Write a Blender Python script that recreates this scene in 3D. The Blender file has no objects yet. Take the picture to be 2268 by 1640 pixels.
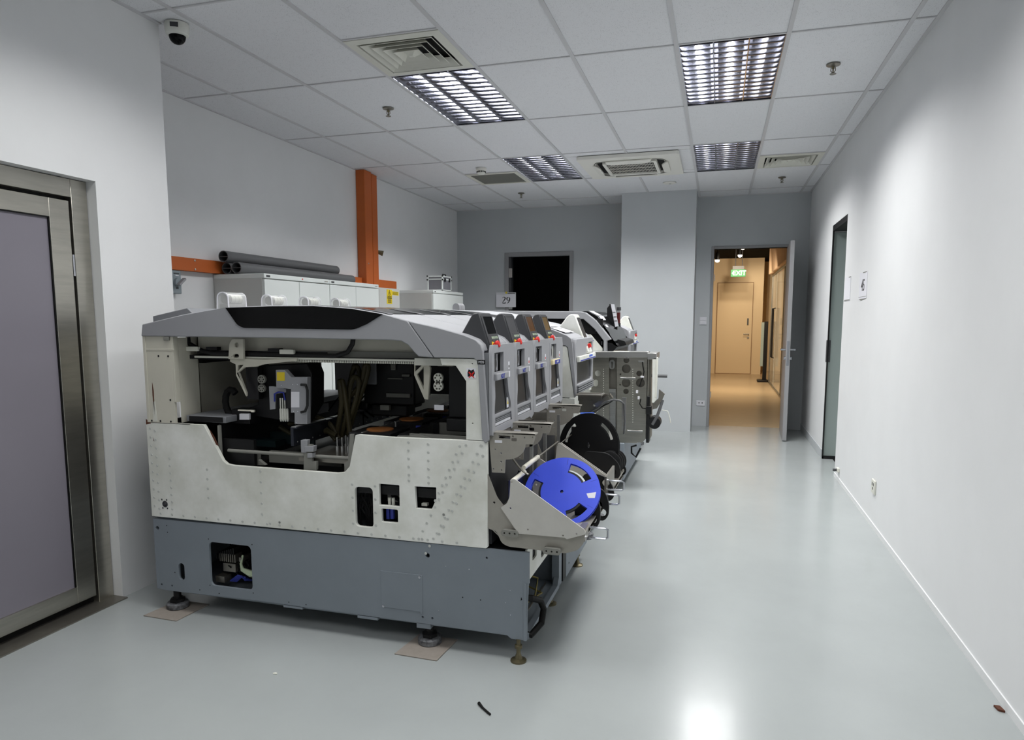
import bpy, bmesh, math, random
from mathutils import Vector, Matrix
random.seed(7)
C = bpy.context.scene.collection
PI = math.pi

# ------------------------------------------------------------------ camera, world, exposure
F_PX, YAW, PITCH, ROLL = 1538.96, -.2875, -.1129, -.0011
PPX, PPY = 1134.0, 880.85
CAM = Vector((-.32, -4.2444, 1.4161))
H = 2.9613                                     # ceiling height
_f = Vector((math.sin(YAW) * math.cos(PITCH), math.cos(YAW) * math.cos(PITCH), math.sin(PITCH)))
_r0 = Vector((math.cos(YAW), -math.sin(YAW), 0)); _u0 = _r0.cross(_f)
_r = _r0 * math.cos(ROLL) + _u0 * math.sin(ROLL); _u = _u0 * math.cos(ROLL) - _r0 * math.sin(ROLL)
cd = bpy.data.cameras.new('camera'); cam = bpy.data.objects.new('camera', cd); C.objects.link(cam)
m3 = Matrix((_r, _u, -_f)).transposed()
cam.matrix_world = Matrix.Translation(CAM) @ m3.to_4x4()
cd.sensor_width = 36; cd.lens = F_PX / 2268 * 36
cd.shift_y = (PPY - 820) / 2268; cd.shift_x = 0; cd.clip_start = .05
sc = bpy.context.scene; sc.camera = cam
sc.view_settings.view_transform = 'Standard'; sc.view_settings.look = 'None'
sc.view_settings.exposure = 0.0; sc.view_settings.gamma = 1; sc.view_settings.use_curve_mapping = False
w = bpy.data.worlds.new('world'); sc.world = w; w.use_nodes = True
w.node_tree.nodes['Background'].inputs[0].default_value = (.02, .02, .02, 1)
LAMP_W = 33.0; NEAR_W = 20.0; REAR_W = 13.0
SPOT_W = 52.0

def at(px, py, **k):
    """point where the sight line through a photo pixel meets a real plane x=, y= or z="""
    a, v = list(k.items())[0]; i = 'xyz'.index(a)
    d = _f + _r * (px - PPX) / F_PX - _u * (py - PPY) / F_PX
    return CAM + d * ((v - CAM[i]) / d[i])
def xz(pts, y): return [(at(a, b, y=y).x, at(a, b, y=y).z) for a, b in pts]
def yz(pts, x): return [(at(a, b, x=x).y, at(a, b, x=x).z) for a, b in pts]

# ------------------------------------------------------------------ materials
def lin(c):
    c /= 255.0
    return c / 12.92 if c <= .04045 else ((c + .055) / 1.055) ** 2.4
def rgb(r, g, b): return (lin(r), lin(g), lin(b), 1)
MATS = {}
def mat(name, col, rough=.5, metal=0.0, emit=0.0, trans=0.0, noise=0.0, nscale=8.0, bump=0.0, bscale=40.0, coat=0.0, alpha=1.0, col2=None, ior=1.45, stretch=None):
    m = bpy.data.materials.new(name); m.use_nodes = True
    nt = m.node_tree; b = nt.nodes['Principled BSDF']
    b.inputs['Base Color'].default_value = col; b.inputs['Roughness'].default_value = rough
    b.inputs['Metallic'].default_value = metal; b.inputs['IOR'].default_value = ior
    b.inputs['Transmission Weight'].default_value = trans; b.inputs['Coat Weight'].default_value = coat
    b.inputs['Coat Roughness'].default_value = .08
    b.inputs['Alpha'].default_value = alpha
    if emit:
        b.inputs['Emission Color'].default_value = col; b.inputs['Emission Strength'].default_value = emit
    if noise or bump:
        tc = nt.nodes.new('ShaderNodeTexCoord'); mp = nt.nodes.new('ShaderNodeMapping')
        nt.links.new(tc.outputs['Object'], mp.inputs[0])
        if stretch: mp.inputs['Scale'].default_value = stretch
    if noise:
        n = nt.nodes.new('ShaderNodeTexNoise'); n.inputs['Scale'].default_value = nscale; n.inputs['Detail'].default_value = 5
        n.inputs['Roughness'].default_value = .6
        nt.links.new(mp.outputs[0], n.inputs['Vector'])
        mx = nt.nodes.new('ShaderNodeMix'); mx.data_type = 'RGBA'
        c2 = col2 or tuple(list(x * (1 - noise) for x in col[:3]) + [1])
        mx.inputs[6].default_value = col; mx.inputs[7].default_value = c2
        rp = nt.nodes.new('ShaderNodeMapRange'); rp.inputs[1].default_value = .35; rp.inputs[2].default_value = .7
        nt.links.new(n.outputs[0], rp.inputs[0]); nt.links.new(rp.outputs[0], mx.inputs[0])
        nt.links.new(mx.outputs[2], b.inputs['Base Color'])
    if bump:
        n2 = nt.nodes.new('ShaderNodeTexNoise'); n2.inputs['Scale'].default_value = bscale; n2.inputs['Detail'].default_value = 4
        nt.links.new(mp.outputs[0], n2.inputs['Vector'])
        bp = nt.nodes.new('ShaderNodeBump'); bp.inputs['Strength'].default_value = bump; bp.inputs['Distance'].default_value = .002
        nt.links.new(n2.outputs[0], bp.inputs['Height']); nt.links.new(bp.outputs[0], b.inputs['Normal'])
    MATS[name] = m
    return m
wall_w = mat('white_wall_paint', rgb(226, 227, 228), .55, noise=.03, nscale=3, bump=.08, bscale=90)
wall_g = mat('grey_wall_paint', rgb(188, 192, 195), .55, noise=.03, nscale=3, bump=.08, bscale=90)
floor_m = mat('grey_epoxy', rgb(166, 171, 171), .21, noise=.07, nscale=1.6, bump=.05, bscale=3.0, coat=.1)
tile_m = mat('ceiling_tile', rgb(222, 223, 226), .9)
grid_m = mat('ceiling_grid_metal', rgb(200, 200, 202), .5)
alu = mat('brushed_aluminium', rgb(190, 190, 188), .32, .9, noise=.12, nscale=6, stretch=(1, 1, 14))
steel = mat('stainless_steel', rgb(190, 187, 177), .3, .95, noise=.15, nscale=5, stretch=(1, 1, 10))
br_st = mat('bracket_steel', rgb(170, 166, 157), .42, .45, noise=.12, nscale=12)
steel_d = mat('dull_steel', rgb(150, 146, 138), .38, .85, noise=.2, nscale=7)
chrome = mat('chrome', rgb(190, 192, 198), .2, 1.0)
louvre = mat('louvre_aluminium', rgb(190, 191, 198), .12, 1.0)
tube_m = mat('lit_tube', (1, 1, 1, 1), .5, emit=22.0)
tube_dim = mat('dim_lit_tube', (1, 1, 1, 1), .5, emit=7.0)
frost = mat('frosted_glass', rgb(128, 124, 134), .35, noise=.04, nscale=2)
silver = mat('silver_plastic', rgb(154, 155, 159), .6, .15, noise=.03, nscale=4)
silver_d = mat('grey_plastic', rgb(128, 130, 134), .42, .1)
white_p = mat('white_painted_steel', rgb(232, 233, 228), .42, noise=.06, nscale=5, col2=rgb(205, 206, 196))
cream_p = mat('cream_painted_steel', rgb(205, 202, 188), .5, noise=.08, nscale=4)
grey_p = mat('blue_grey_painted_steel', rgb(126, 134, 142), .5, noise=.08, nscale=5)
dark_p = mat('dark_grey_plastic', rgb(62, 63, 66), .45)
black_p = mat('black_plastic', rgb(20, 20, 22), .4)
black_m = mat('black_metal', rgb(16, 16, 18), .5, .2)
black_g = mat('smoked_acrylic', rgb(10, 10, 11), .12, ior=1.22)
dark_glass = mat('dark_door_window', rgb(44, 43, 43), .22, ior=1.25)
cab_w = mat('cabinet_white', rgb(222, 227, 225), .45)
cab_g = mat('cabinet_grey', rgb(196, 197, 194), .45)
orange = mat('orange_paint', rgb(192, 98, 42), .5, noise=.06, nscale=6)
pvc = mat('grey_pvc', rgb(92, 93, 95), .45)
iso_g = mat('isolator_grey', rgb(140, 150, 156), .5)
blue_p = mat('blue_reel_plastic', rgb(62, 84, 222), .4, noise=.08, nscale=9)
blue_h = mat('blue_grip', rgb(58, 98, 200), .4)
red_p = mat('red_button', rgb(214, 40, 36), .35)
yellow = mat('yellow_label', rgb(226, 200, 40), .5)
paper = mat('white_paper', rgb(222, 222, 228), .7)
ink = mat('black_ink', rgb(14, 14, 18), .6)
blue_ink = mat('blue_marker', rgb(50, 60, 150), .6)
ivory = mat('ivory_roller', rgb(232, 228, 214), .4)
olive = mat('olive_hose', rgb(72, 66, 44), .45)
rubber = mat('black_rubber', rgb(14, 14, 14), .6, ior=1.3)
iron = mat('scuffed_iron', rgb(130, 132, 136), .55, .3, noise=.6, nscale=40, col2=rgb(50, 50, 52))
card = mat('brown_board', rgb(150, 142, 134), .85, noise=.1, nscale=30)
bronze = mat('tarnished_brass', rgb(120, 112, 88), .4, .8, noise=.3, nscale=30)
acryl = mat('clear_acrylic', rgb(236, 238, 238), .05, alpha=.22)
warn_g = mat('pale_green_plastic', rgb(196, 214, 188), .4)
wood_f = mat('tan_vinyl_floor', rgb(204, 180, 146), .28, noise=.16, nscale=5, stretch=(.5, 6, 1))
cream_w = mat('cream_wall_paint', rgb(222, 200, 165), .6)
black_c = mat('black_ceiling_paint', rgb(5, 5, 5), .9, ior=1.15)
curtain = mat('cream_panelling', rgb(222, 190, 160), .55)
glass = mat('clear_glass', rgb(235, 240, 236), .03, alpha=.28)
green_e = mat('exit_green', rgb(20, 140, 76), .5, emit=.2)
white_e = mat('exit_white', (1, 1, 1, 1), .4, emit=.5)
spot_e = mat('spot_lens', (1, .85, .65, 1), .4, emit=7.0)
pale_gr = mat('grey_green_panel', rgb(150, 162, 158), .3)
door_gr = mat('grey_door_paint', rgb(150, 150, 152), .45)
vent_c = mat('off_white_metal', rgb(214, 214, 204), .5)
vent_d = mat('dark_void', rgb(20, 20, 22), .8)
grille_m = mat('grey_grille', rgb(128, 128, 122), .7)
ac_w = mat('air_conditioner_white', rgb(226, 225, 218), .5)
rust = mat('rust_chip', rgb(88, 50, 34), .8)
brown_s = mat('brown_screen', rgb(96, 66, 38), .2, coat=.3)
tan_s = mat('tan_screen', rgb(112, 92, 58), .2, coat=.3)
copper = mat('orange_disc', rgb(150, 95, 50), .4)
pcb = mat('teal_board', rgb(12, 30, 32), .5)
rivet_m = mat('rivet_paint', rgb(190, 192, 188), .4)

def tile_speckle(m):
    nt = m.node_tree; b = nt.nodes['Principled BSDF']
    tc = nt.nodes.new('ShaderNodeTexCoord'); v = nt.nodes.new('ShaderNodeTexVoronoi'); v.inputs['Scale'].default_value = 160
    nt.links.new(tc.outputs['Object'], v.inputs['Vector'])
    n = nt.nodes.new('ShaderNodeTexNoise'); n.inputs['Scale'].default_value = 45; nt.links.new(tc.outputs['Object'], n.inputs['Vector'])
    th = nt.nodes.new('ShaderNodeMath'); th.operation = 'MULTIPLY'; th.inputs[1].default_value = .42
    nt.links.new(n.outputs[0], th.inputs[0])
    ls = nt.nodes.new('ShaderNodeMath'); ls.operation = 'LESS_THAN'; nt.links.new(v.outputs['Distance'], ls.inputs[0]); nt.links.new(th.outputs[0], ls.inputs[1])
    mx = nt.nodes.new('ShaderNodeMix'); mx.data_type = 'RGBA'
    mx.inputs[6].default_value = rgb(226, 227, 230); mx.inputs[7].default_value = rgb(186, 187, 190)
    nt.links.new(ls.outputs[0], mx.inputs[0]); nt.links.new(mx.outputs[2], b.inputs['Base Color'])
tile_speckle(tile_m)

# ------------------------------------------------------------------ mesh helpers
def circ(cx, cy, r, n=24, a0=0): return [(cx + r * math.cos(a0 + 2 * PI * i / n), cy + r * math.sin(a0 + 2 * PI * i / n)) for i in range(n)]
def rrect(x0, x1, y0, y1, r, n=4):
    x0, x1 = min(x0, x1), max(x0, x1); y0, y1 = min(y0, y1), max(y0, y1); r = min(r, (x1 - x0) / 2 - 1e-5, (y1 - y0) / 2 - 1e-5)
    p = []
    for cx, cy, a in ((x1 - r, y1 - r, 0), (x0 + r, y1 - r, PI / 2), (x0 + r, y0 + r, PI), (x1 - r, y0 + r, 1.5 * PI)):
        for i in range(n + 1):
            t = a + PI / 2 * i / n; p.append((cx + r * math.cos(t), cy + r * math.sin(t)))
    return p
def soften(pts, r, n=4, idx=None):
    """round the corners of an outline"""
    out = []; N = len(pts)
    for i, p in enumerate(pts):
        p = Vector(p); a = Vector(pts[i - 1]); b = Vector(pts[(i + 1) % N])
        if idx is not None and i not in idx: out.append(tuple(p)); continue
        da, db = a - p, b - p; k = min(r, da.length * .45, db.length * .45)
        s, e = p + da.normalized() * k, p + db.normalized() * k
        for j in range(n + 1):
            t = j / n; q = s * (1 - t) ** 2 + p * 2 * t * (1 - t) + e * t * t; out.append(tuple(q))
    return out
def arcwin(r0, r1, a0, a1, n=10, cx=0, cy=0):
    o = [(cx + r1 * math.cos(a0 + (a1 - a0) * i / n), cy + r1 * math.sin(a0 + (a1 - a0) * i / n)) for i in range(n + 1)]
    i_ = [(cx + r0 * math.cos(a1 + (a0 - a1) * i / n), cy + r0 * math.sin(a1 + (a0 - a1) * i / n)) for i in range(n + 1)]
    return o + i_
SPLIT = set('mount_plate rail_clamp lug warning_sign jacking_lug cover_rim clip corner_slot corner_cap screw pin_slot hinge camera_box backup_pin latch_block rail_bracket stiffener connector hub_pin chipped_paint plug blue_fitting smoke_slot taped_notice nozzle key rib valve_block connector_block strike_plate rocker lens_ring blue_sticker bracket_plate beam_plate circuit_rack wall_recess belt_edge'.split())
class MB:
    def __init__(s): s.bm = bmesh.new()
    def box(s, x0, x1, y0, y1, z0, z1):
        v = [s.bm.verts.new(p) for p in ((x0, y0, z0), (x1, y0, z0), (x1, y1, z0), (x0, y1, z0), (x0, y0, z1), (x1, y0, z1), (x1, y1, z1), (x0, y1, z1))]
        for f in ((0, 3, 2, 1), (4, 5, 6, 7), (0, 1, 5, 4), (1, 2, 6, 5), (2, 3, 7, 6), (3, 0, 4, 7)): s.bm.faces.new([v[i] for i in f])
        return s
    def prism(s, pts, ax, a0, a1, holes=()):
        def p3(p, a): return {'x': (a, p[0], p[1]), 'y': (p[0], a, p[1]), 'z': (p[0], p[1], a)}[ax]
        b2 = bmesh.new(); es = []
        for loop in [pts] + list(holes):
            vs = [b2.verts.new(p3(p, a0)) for p in loop]
            for i in range(len(vs)): es.append(b2.edges.new((vs[i], vs[(i + 1) % len(vs)])))
        if holes: bmesh.ops.triangle_fill(b2, use_beauty=True, use_dissolve=False, edges=es, normal={'x': (1, 0, 0), 'y': (0, 1, 0), 'z': (0, 0, 1)}[ax])
        else: b2.faces.new(list(b2.verts))
        r = bmesh.ops.extrude_face_region(b2, geom=list(b2.faces))
        d = {'x': Vector((a1 - a0, 0, 0)), 'y': Vector((0, a1 - a0, 0)), 'z': Vector((0, 0, a1 - a0))}[ax]
        bmesh.ops.translate(b2, verts=[g for g in r['geom'] if isinstance(g, bmesh.types.BMVert)], vec=d)
        bmesh.ops.recalc_face_normals(b2, faces=list(b2.faces))
        s.add(b2); return s
    def add(s, b2, M=None):
        mp = {}
        for v in b2.verts: mp[v] = s.bm.verts.new(M @ v.co if M else v.co)
        for f in b2.faces:
            try: s.bm.faces.new([mp[v] for v in f.verts])
            except ValueError: pass
        b2.free()
    def tube(s, path, r, n=8, caps=True):
        P = [Vector(p) for p in path]; rings = []; up = None
        for i, p in enumerate(P):
            t = (P[min(i + 1, len(P) - 1)] - P[max(i - 1, 0)]).normalized()
            if up is None: up = t.orthogonal().normalized()
            up = (up - t * up.dot(t)).normalized(); sd = t.cross(up)
            rr = r[i] if isinstance(r, (list, tuple)) else r
            rings.append([s.bm.verts.new(p + (up * math.cos(2 * PI * k / n) + sd * math.sin(2 * PI * k / n)) * rr) for k in range(n)])
        for a, b in zip(rings, rings[1:]):
            for k in range(n): s.bm.faces.new((a[k], a[(k + 1) % n], b[(k + 1) % n], b[k]))
        if caps: s.bm.faces.new(rings[0][::-1]); s.bm.faces.new(rings[-1])
        return s
    def cyl(s, p0, p1, r0, r1=None, n=20): return s.tube([p0, p1], [r0, r0 if r1 is None else r1], n)
    def lathe(s, prof, o, axis='z', n=24):
        o = Vector(o); rings = []
        for r, h in prof:
            ring = []
            for k in range(n):
                a = 2 * PI * k / n; c, d = r * math.cos(a), r * math.sin(a)
                ring.append(s.bm.verts.new(o + Vector({'z': (c, d, h), 'y': (c, h, d), 'x': (h, c, d)}[axis])))
            rings.append(ring)
        for a, b in zip(rings, rings[1:]):
            for k in range(n): s.bm.faces.new((a[k], a[(k + 1) % n], b[(k + 1) % n], b[k]))
        s.bm.faces.new(rings[0]); s.bm.faces.new(rings[-1]); return s
    def xf(s, M): s.bm.transform(M); return s
    def build(s, name, m, parent=None, bevel=0, smooth=True, seg=2):
        if name in SPLIT:
            parts = s.pieces()
            if len(parts) > 1: return [p.build1(name, m, parent, bevel, smooth, seg) for p in parts][0]
            return parts[0].build1(name, m, parent, bevel, smooth, seg)
        return s.build1(name, m, parent, bevel, smooth, seg)
    def pieces(s):
        seen = set(); out = []
        for v in s.bm.verts:
            if v in seen: continue
            stack = [v]; comp = set([v])
            while stack:
                a = stack.pop()
                for e in a.link_edges:
                    b = e.other_vert(a)
                    if b not in comp: comp.add(b); stack.append(b)
            seen |= comp; mb = MB(); mp = {a: mb.bm.verts.new(a.co) for a in comp}
            for f in s.bm.faces:
                if f.verts[0] in comp: mb.bm.faces.new([mp[a] for a in f.verts])
            out.append(mb)
        s.bm.free(); return out
    def build1(s, name, m, parent=None, bevel=0, smooth=True, seg=2):
        bmesh.ops.recalc_face_normals(s.bm, faces=list(s.bm.faces))
        me = bpy.data.meshes.new(name); s.bm.to_mesh(me); s.bm.free(); me.materials.append(m)
        if smooth:
            for p in me.polygons: p.use_smooth = True
            me.set_sharp_from_angle(angle=math.radians(35))
        return link(name, me, parent, bevel, seg)
def link(name, me, parent, bevel=0, seg=2):
    o = bpy.data.objects.new(name, me); C.objects.link(o)
    if parent: attach(o, parent)
    if bevel:
        b = o.modifiers.new('bevel', 'BEVEL'); b.width = bevel; b.segments = seg; b.limit_method = 'ANGLE'; b.angle_limit = math.radians(40)
    return o
BASE = {}
def attach(o, parent):
    o.parent = parent
    wl = Vector(BASE.get(parent.name, (0, 0, 0)))
    o.matrix_parent_inverse = Matrix.Translation(-wl)
def tag(o, label, cat, group=None, kind=None):
    o['label'] = label; o['category'] = cat
    if group: o['group'] = group
    if kind: o['kind'] = kind
    return o
def thing(name, label, cat, loc=(0, 0, 0), group=None):
    o = bpy.data.objects.new(name, None); C.objects.link(o); o.location = loc; o.empty_display_size = .05
    BASE[o.name] = tuple(loc)
    return tag(o, label, cat, group)
def struct(o): o['kind'] = 'structure'; return o
def dup(root, off, label, group=None, parent=None):
    r = root.copy(); C.objects.link(r)
    if parent:
        inv = root.matrix_parent_inverse.copy(); r.parent = parent; r.matrix_parent_inverse = inv
    else:
        r.location = Vector(root.location) + Vector(off); r['label'] = label
        if group: r['group'] = group
    for ch in list(root.children): dup(ch, off, None, None, r)
    return r
def text(body, size, m, name, parent, M, ext=.0006, bold=0.0, align='CENTER'):
    cu = bpy.data.curves.new('t', 'FONT'); cu.body = body; cu.size = size; cu.extrude = ext; cu.align_x = align; cu.align_y = 'CENTER'; cu.offset = bold; cu.resolution_u = 4
    t = bpy.data.objects.new('t', cu); C.objects.link(t); bpy.context.view_layer.update()
    me = bpy.data.meshes.new_from_object(t.evaluated_get(bpy.context.evaluated_depsgraph_get()))
    bpy.data.objects.remove(t); bpy.data.curves.remove(cu)
    me.transform(M); me.materials.clear(); me.materials.append(m)
    return link(name, me, parent)
def face_neg_y(x, y, z): return Matrix.Translation((x, y, z)) @ Matrix.Rotation(PI / 2, 4, 'X')
def face_pos_x(x, y, z): return Matrix.Translation((x, y, z)) @ Matrix.Rotation(PI / 2, 4, 'Z') @ Matrix.Rotation(PI / 2, 4, 'X')
def face_neg_x(x, y, z): return Matrix.Translation((x, y, z)) @ Matrix.Rotation(-PI / 2, 4, 'Z') @ Matrix.Rotation(PI / 2, 4, 'X')

# ------------------------------------------------------------------ the setting
XL, XF, XR, YN, YS = -4.0, -3.2, .728, -7.0, -1.07      # far-left wall, near-left wall, right wall, wall behind the camera, the jog
struct(MB().box(XL - .1, XR + .1, YN - .1, 5.3, -.1, 0).build('floor', floor_m, smooth=False))
# ceiling: 0.6 x 1.2 m lay-in tiles, left open where lamps and diffusers sit
LX = (-2.4, -.6); LY = (-6.0, -3.6, -1.2 - .0, 0.0, 2.4)
lamp_cells = [(x, y) for x in LX for y in (-4.8, -2.4, 0.0, 2.4)]
half_cells = [(-2.4, -.6), (0.0, 3.0), (-3.0, 3.0)]     # diffusers and return grille (0.6 x 0.6)
ac_cell = (-1.66, -.74, 2.55, 3.47)
cb = MB(); gb = MB()
cols = [-4.0] + [-3.6 + .6 * i for i in range(8)] + [XR]
rows = [YN] + [-6.0 + 1.2 * i for i in range(10)] + [5.42]
def cell(x0, x1, y0, y1):
    if x1 - x0 > .01 and y1 - y0 > .01: cb.box(x0 + .011, x1 - .011, y0 + .004, y1 - .004, H + .004, H + .02)
for i in range(len(cols) - 1):
    for j in range(len(rows) - 1):
        x0, x1, y0, y1 = cols[i], cols[i + 1], rows[j], rows[j + 1]
        if any(abs(x0 - lx) < .01 and abs(y0 - ly) < .01 for lx, ly in lamp_cells): continue
        hc = [h for h in half_cells if abs(x0 - h[0]) < .01 and y0 - .01 <= h[1] < y1 - .1]
        if hc:
            hy = hc[0][1]
            cell(x0, x1, y0, hy); cell(x0, x1, hy + .6, y1); continue
        if x0 > -1.9 and x1 < -.5 and abs(y0 - 2.4) < .01:      # around the air conditioner
            cell(x0, x1, y0, ac_cell[2]); cell(x0, x1, ac_cell[3], y1)
            if x0 < ac_cell[0] < x1: cell(x0, ac_cell[0], ac_cell[2], ac_cell[3])
            if x0 < ac_cell[1] < x1: cell(ac_cell[1], x1, ac_cell[2], ac_cell[3])
            continue
        cell(x0, x1, y0, y1)
struct(cb.build('ceiling', tile_m, smooth=False))
sl = MB().box(XL - .1, XR + .1, YN - .1, 5.5, H + .25, H + .3)
struct(sl.build('ceiling_slab', wall_g, smooth=False))
for x in cols[1:-1]:
    segs = [(YN, 5.4)] if x != -1.2 else [(YN, ac_cell[2]), (ac_cell[3], 5.4)]
    for a, b in segs: gb.box(x - .012, x + .012, a, b, H - .003, H + .006)
for y in rows[1:-1]:
    gb.box(XL, XR, y - .006, y + .006, H - .002, H + .006)
for hx, hy in half_cells: gb.box(hx, hx + .6, hy - .006, hy + .006, H - .002, H + .006)
for x0, x1, y0, y1 in ((XL, XL + .02, YS, 5.42), (XR - .02, XR, YN, 5.2), (XF, XF + .02, YN, YS), (XL, -1.52, 5.38, 5.4), (-.62, XR, 5.18, 5.2)):
    gb.box(x0, x1, y0, y1, H - .004, H + .004)
struct(gb.build('trim_1', grid_m, smooth=False))
# left walls
struct(MB().box(XL - .1, XL, YS, 5.5, 0, H + .3).build('wall_left', wall_w, smooth=False))
DY0, DY1, DZ = -2.75, -1.53, 2.072                       # opening of the steel door
wl = MB().prism([(YN, 0), (DY0, 0), (DY0, DZ), (DY1, DZ), (DY1, 0), (YS, 0), (YS, H + .3), (YN, H + .3)], 'x', XF - .16, XF)
wl.box(XL - .1, XF - .16, YS - .16, YS, 0, H + .3)
wl.box(XF - .3, XF - .28, DY0 - .1, DY1 + .1, 0, DZ + .1)
struct(wl.build('wall_left_near', wall_w, smooth=False))
# right wall with a doorway
RD0, RD1, RZ = 2.50, 3.33, 2.32
wr = MB().prism([(YN, 0), (RD0, 0), (RD0, RZ), (RD1, RZ), (RD1, 0), (5.4, 0), (5.4, H + .3), (YN, H + .3)], 'x', XR, XR + .2)
wr.box(XR + .7, XR + .8, RD0 - .1, RD1 + .1, -.1, RZ + .2).box(XR + .2, XR + .8, RD0 - .2, RD0 - .1, -.1, RZ + .2)
wr.box(XR + .2, XR + .8, RD0 - .2, RD1 + .1, -.1, 0).box(XR + .2, XR + .8, RD0 - .2, RD1 + .1, RZ, RZ + .1)
struct(wr.build('wall_right', wall_w, smooth=False))
d3 = struct(MB().box(XR + .012, XR + .6, RD1 - .012, RD1 - .002, .03, RZ - .07).build('door_3', pale_gr, smooth=False))
MB().box(XR + .001, XR + .012, RD1 - .03, RD1, 0, RZ).box(XR + .001, XR + .2, RD0, RD1, RZ - .055, RZ - .001).box(XR + .002, XR + .6, RD1 - .03, RD1, 0, .03).build('door_frame', black_m, d3, smooth=False)
MB().box(XR - .004, XR + .03, RD1 - .02, RD1 + .03, .98, 1.2).build('lock_plate', dark_p, d3)
# back walls, pillar
struct(MB().prism([(XL, 0), (-3.217, 0), (-3.217, 2.295), (-2.334, 2.295), (-2.334, 0), (-1.5, 0), (-1.5, H + .3), (XL, H + .3)], 'y', 5.4, 5.5).build('wall_back_left', wall_g, smooth=False))
struct(MB().prism([(-.64, 0), (-.40, 0), (-.40, 2.30), (.515, 2.30), (.515, 0), (XR + .1, 0), (XR + .1, H + .3), (-.64, H + .3)], 'y', 5.2, 5.3).build('wall_back_right', wall_g, smooth=False))
struct(MB().box(-1.52, -.62, 4.645, 5.5, 0, H + .3).build('wall_pillar', wall_g, smooth=False))
struct(MB().box(XL - .1, XR + .3, YN - .1, YN, 0, H + .3).build('wall_front', wall_w, smooth=False))
# skirting, pale edge line where wall and floor meet
struct(MB().box(XR - .006, XR, YN, RD0, 0, .035).build('baseboard_right', wall_w))
struct(MB().box(XR - .006, XR, RD1, 5.2, 0, .09).build('baseboard_right_far', wall_g))
# dark doorway at the back
d1 = struct(MB().box(-3.275, -3.217, 5.385, 5.4, 0, 2.35).box(-2.334, -2.28, 5.385, 5.4, 0, 2.35).box(-3.217, -2.334, 5.385, 5.4, 2.295, 2.35).build('door_1', door_gr, bevel=.003))
MB().box(-3.217, -3.18, 5.40, 5.5, 0, 2.29).build('jamb', dark_p, d1)
for z in (2.0, 1.55): MB().box(-3.214, -3.165, 5.388, 5.402, z, z + .13).build('hinge', alu, d1)
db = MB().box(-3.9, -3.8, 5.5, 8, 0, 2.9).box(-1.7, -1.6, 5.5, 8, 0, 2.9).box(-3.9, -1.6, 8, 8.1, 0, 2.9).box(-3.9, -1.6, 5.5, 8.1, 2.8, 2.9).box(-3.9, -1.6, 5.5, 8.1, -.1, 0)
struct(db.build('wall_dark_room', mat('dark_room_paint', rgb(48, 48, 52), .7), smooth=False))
# open door at the corridor
d2 = struct(MB().box(-.435, -.40, 5.19, 5.3, 0, 2.335).box(.515, .55, 5.19, 5.3, 0, 2.335).box(-.40, .515, 5.19, 5.3, 2.30, 2.335).build('door_2', door_gr, bevel=.003))
leaf = MB().box(0, .92, 0, .045, .01, 2.285)
ML = Matrix.Translation((.468, 5.17, 0)) @ Matrix.Rotation(math.radians(-92.5), 4, 'Z')
leaf.xf(ML).build('door_leaf', door_gr, d2, bevel=.002)
hb = MB()
for s, y in ((1, .045), (-1, 0)):
    hb.cyl((.86, y, 1.06), (.86, y + s * .05, 1.06), .011).cyl((.87, y + s * .05, 1.06), (.75, y + s * .05, 1.06), .010).cyl((.86, y, .96), (.86, y + s * .02, .96), .02)
hb.box(.9195, .9225, .01, .035, .88, 1.16)
hb.xf(ML).build('door_handle', chrome, d2)
MB().box(-.395, -.385, 5.2, 5.26, .38, .46).box(-.395, -.385, 5.2, 5.26, 1.9, 1.98).build('strike_plate', alu, d2)

# ------------------------------------------------------------------ corridor beyond the open door
struct(MB().box(-1.6, 2.2, 5.3, 16.5, -.1, 0).build('corridor_floor', wood_f, smooth=False))
struct(MB().box(-1.6, 2.2, 5.3, 16.5, 2.93, 3.0).build('corridor_ceiling', black_c, smooth=False))
struct(MB().box(-1.6, -1.5, 5.3, 16.5, 0, 3).build('corridor_wall', cream_w, smooth=False))
struct(MB().box(-1.5, .74, 14.5, 14.7, 0, 2.93).box(.6, .74, 14.6, 16, 0, 2.93).build('corridor_end_wall', cream_w, smooth=False))
struct(MB().box(.7, 2.2, 15.8, 15.9, 0, 2.93).box(2.1, 2.2, 5.3, 15.9, 0, 2.93).box(-1.6, -.4, 5.3, 5.32, 0, 2.93).box(.55, 2.2, 5.3, 5.32, 0, 2.93).build('corridor_side_wall', cream_w, smooth=False))
d4 = struct(MB().box(-.36, .49, 14.47, 14.5, .01, 2.31).build('door_4', cream_w, smooth=False))
MB().box(-.375, -.362, 14.465, 14.5, 0, 2.325).box(.492, .505, 14.465, 14.5, 0, 2.325).box(-.375, .505, 14.465, 14.5, 2.312, 2.325).box(-.36, .49, 14.462, 14.5, 0, .012).build('door_frame', mat('brown_edge', rgb(140, 105, 70), .6), d4, smooth=False)
MB().cyl((.42, 14.47, 1.02), (.42, 14.41, 1.02), .012).cyl((.43, 14.41, 1.02), (.29, 14.41, 1.02), .012).cyl((.41, 14.47, .93), (.41, 14.45, .93), .025).build('door_handle', steel_d, d4)
MB().box(.375, .41, 14.455, 14.47, 1.25, 1.42).build('card_reader', dark_p, d4)
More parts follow.
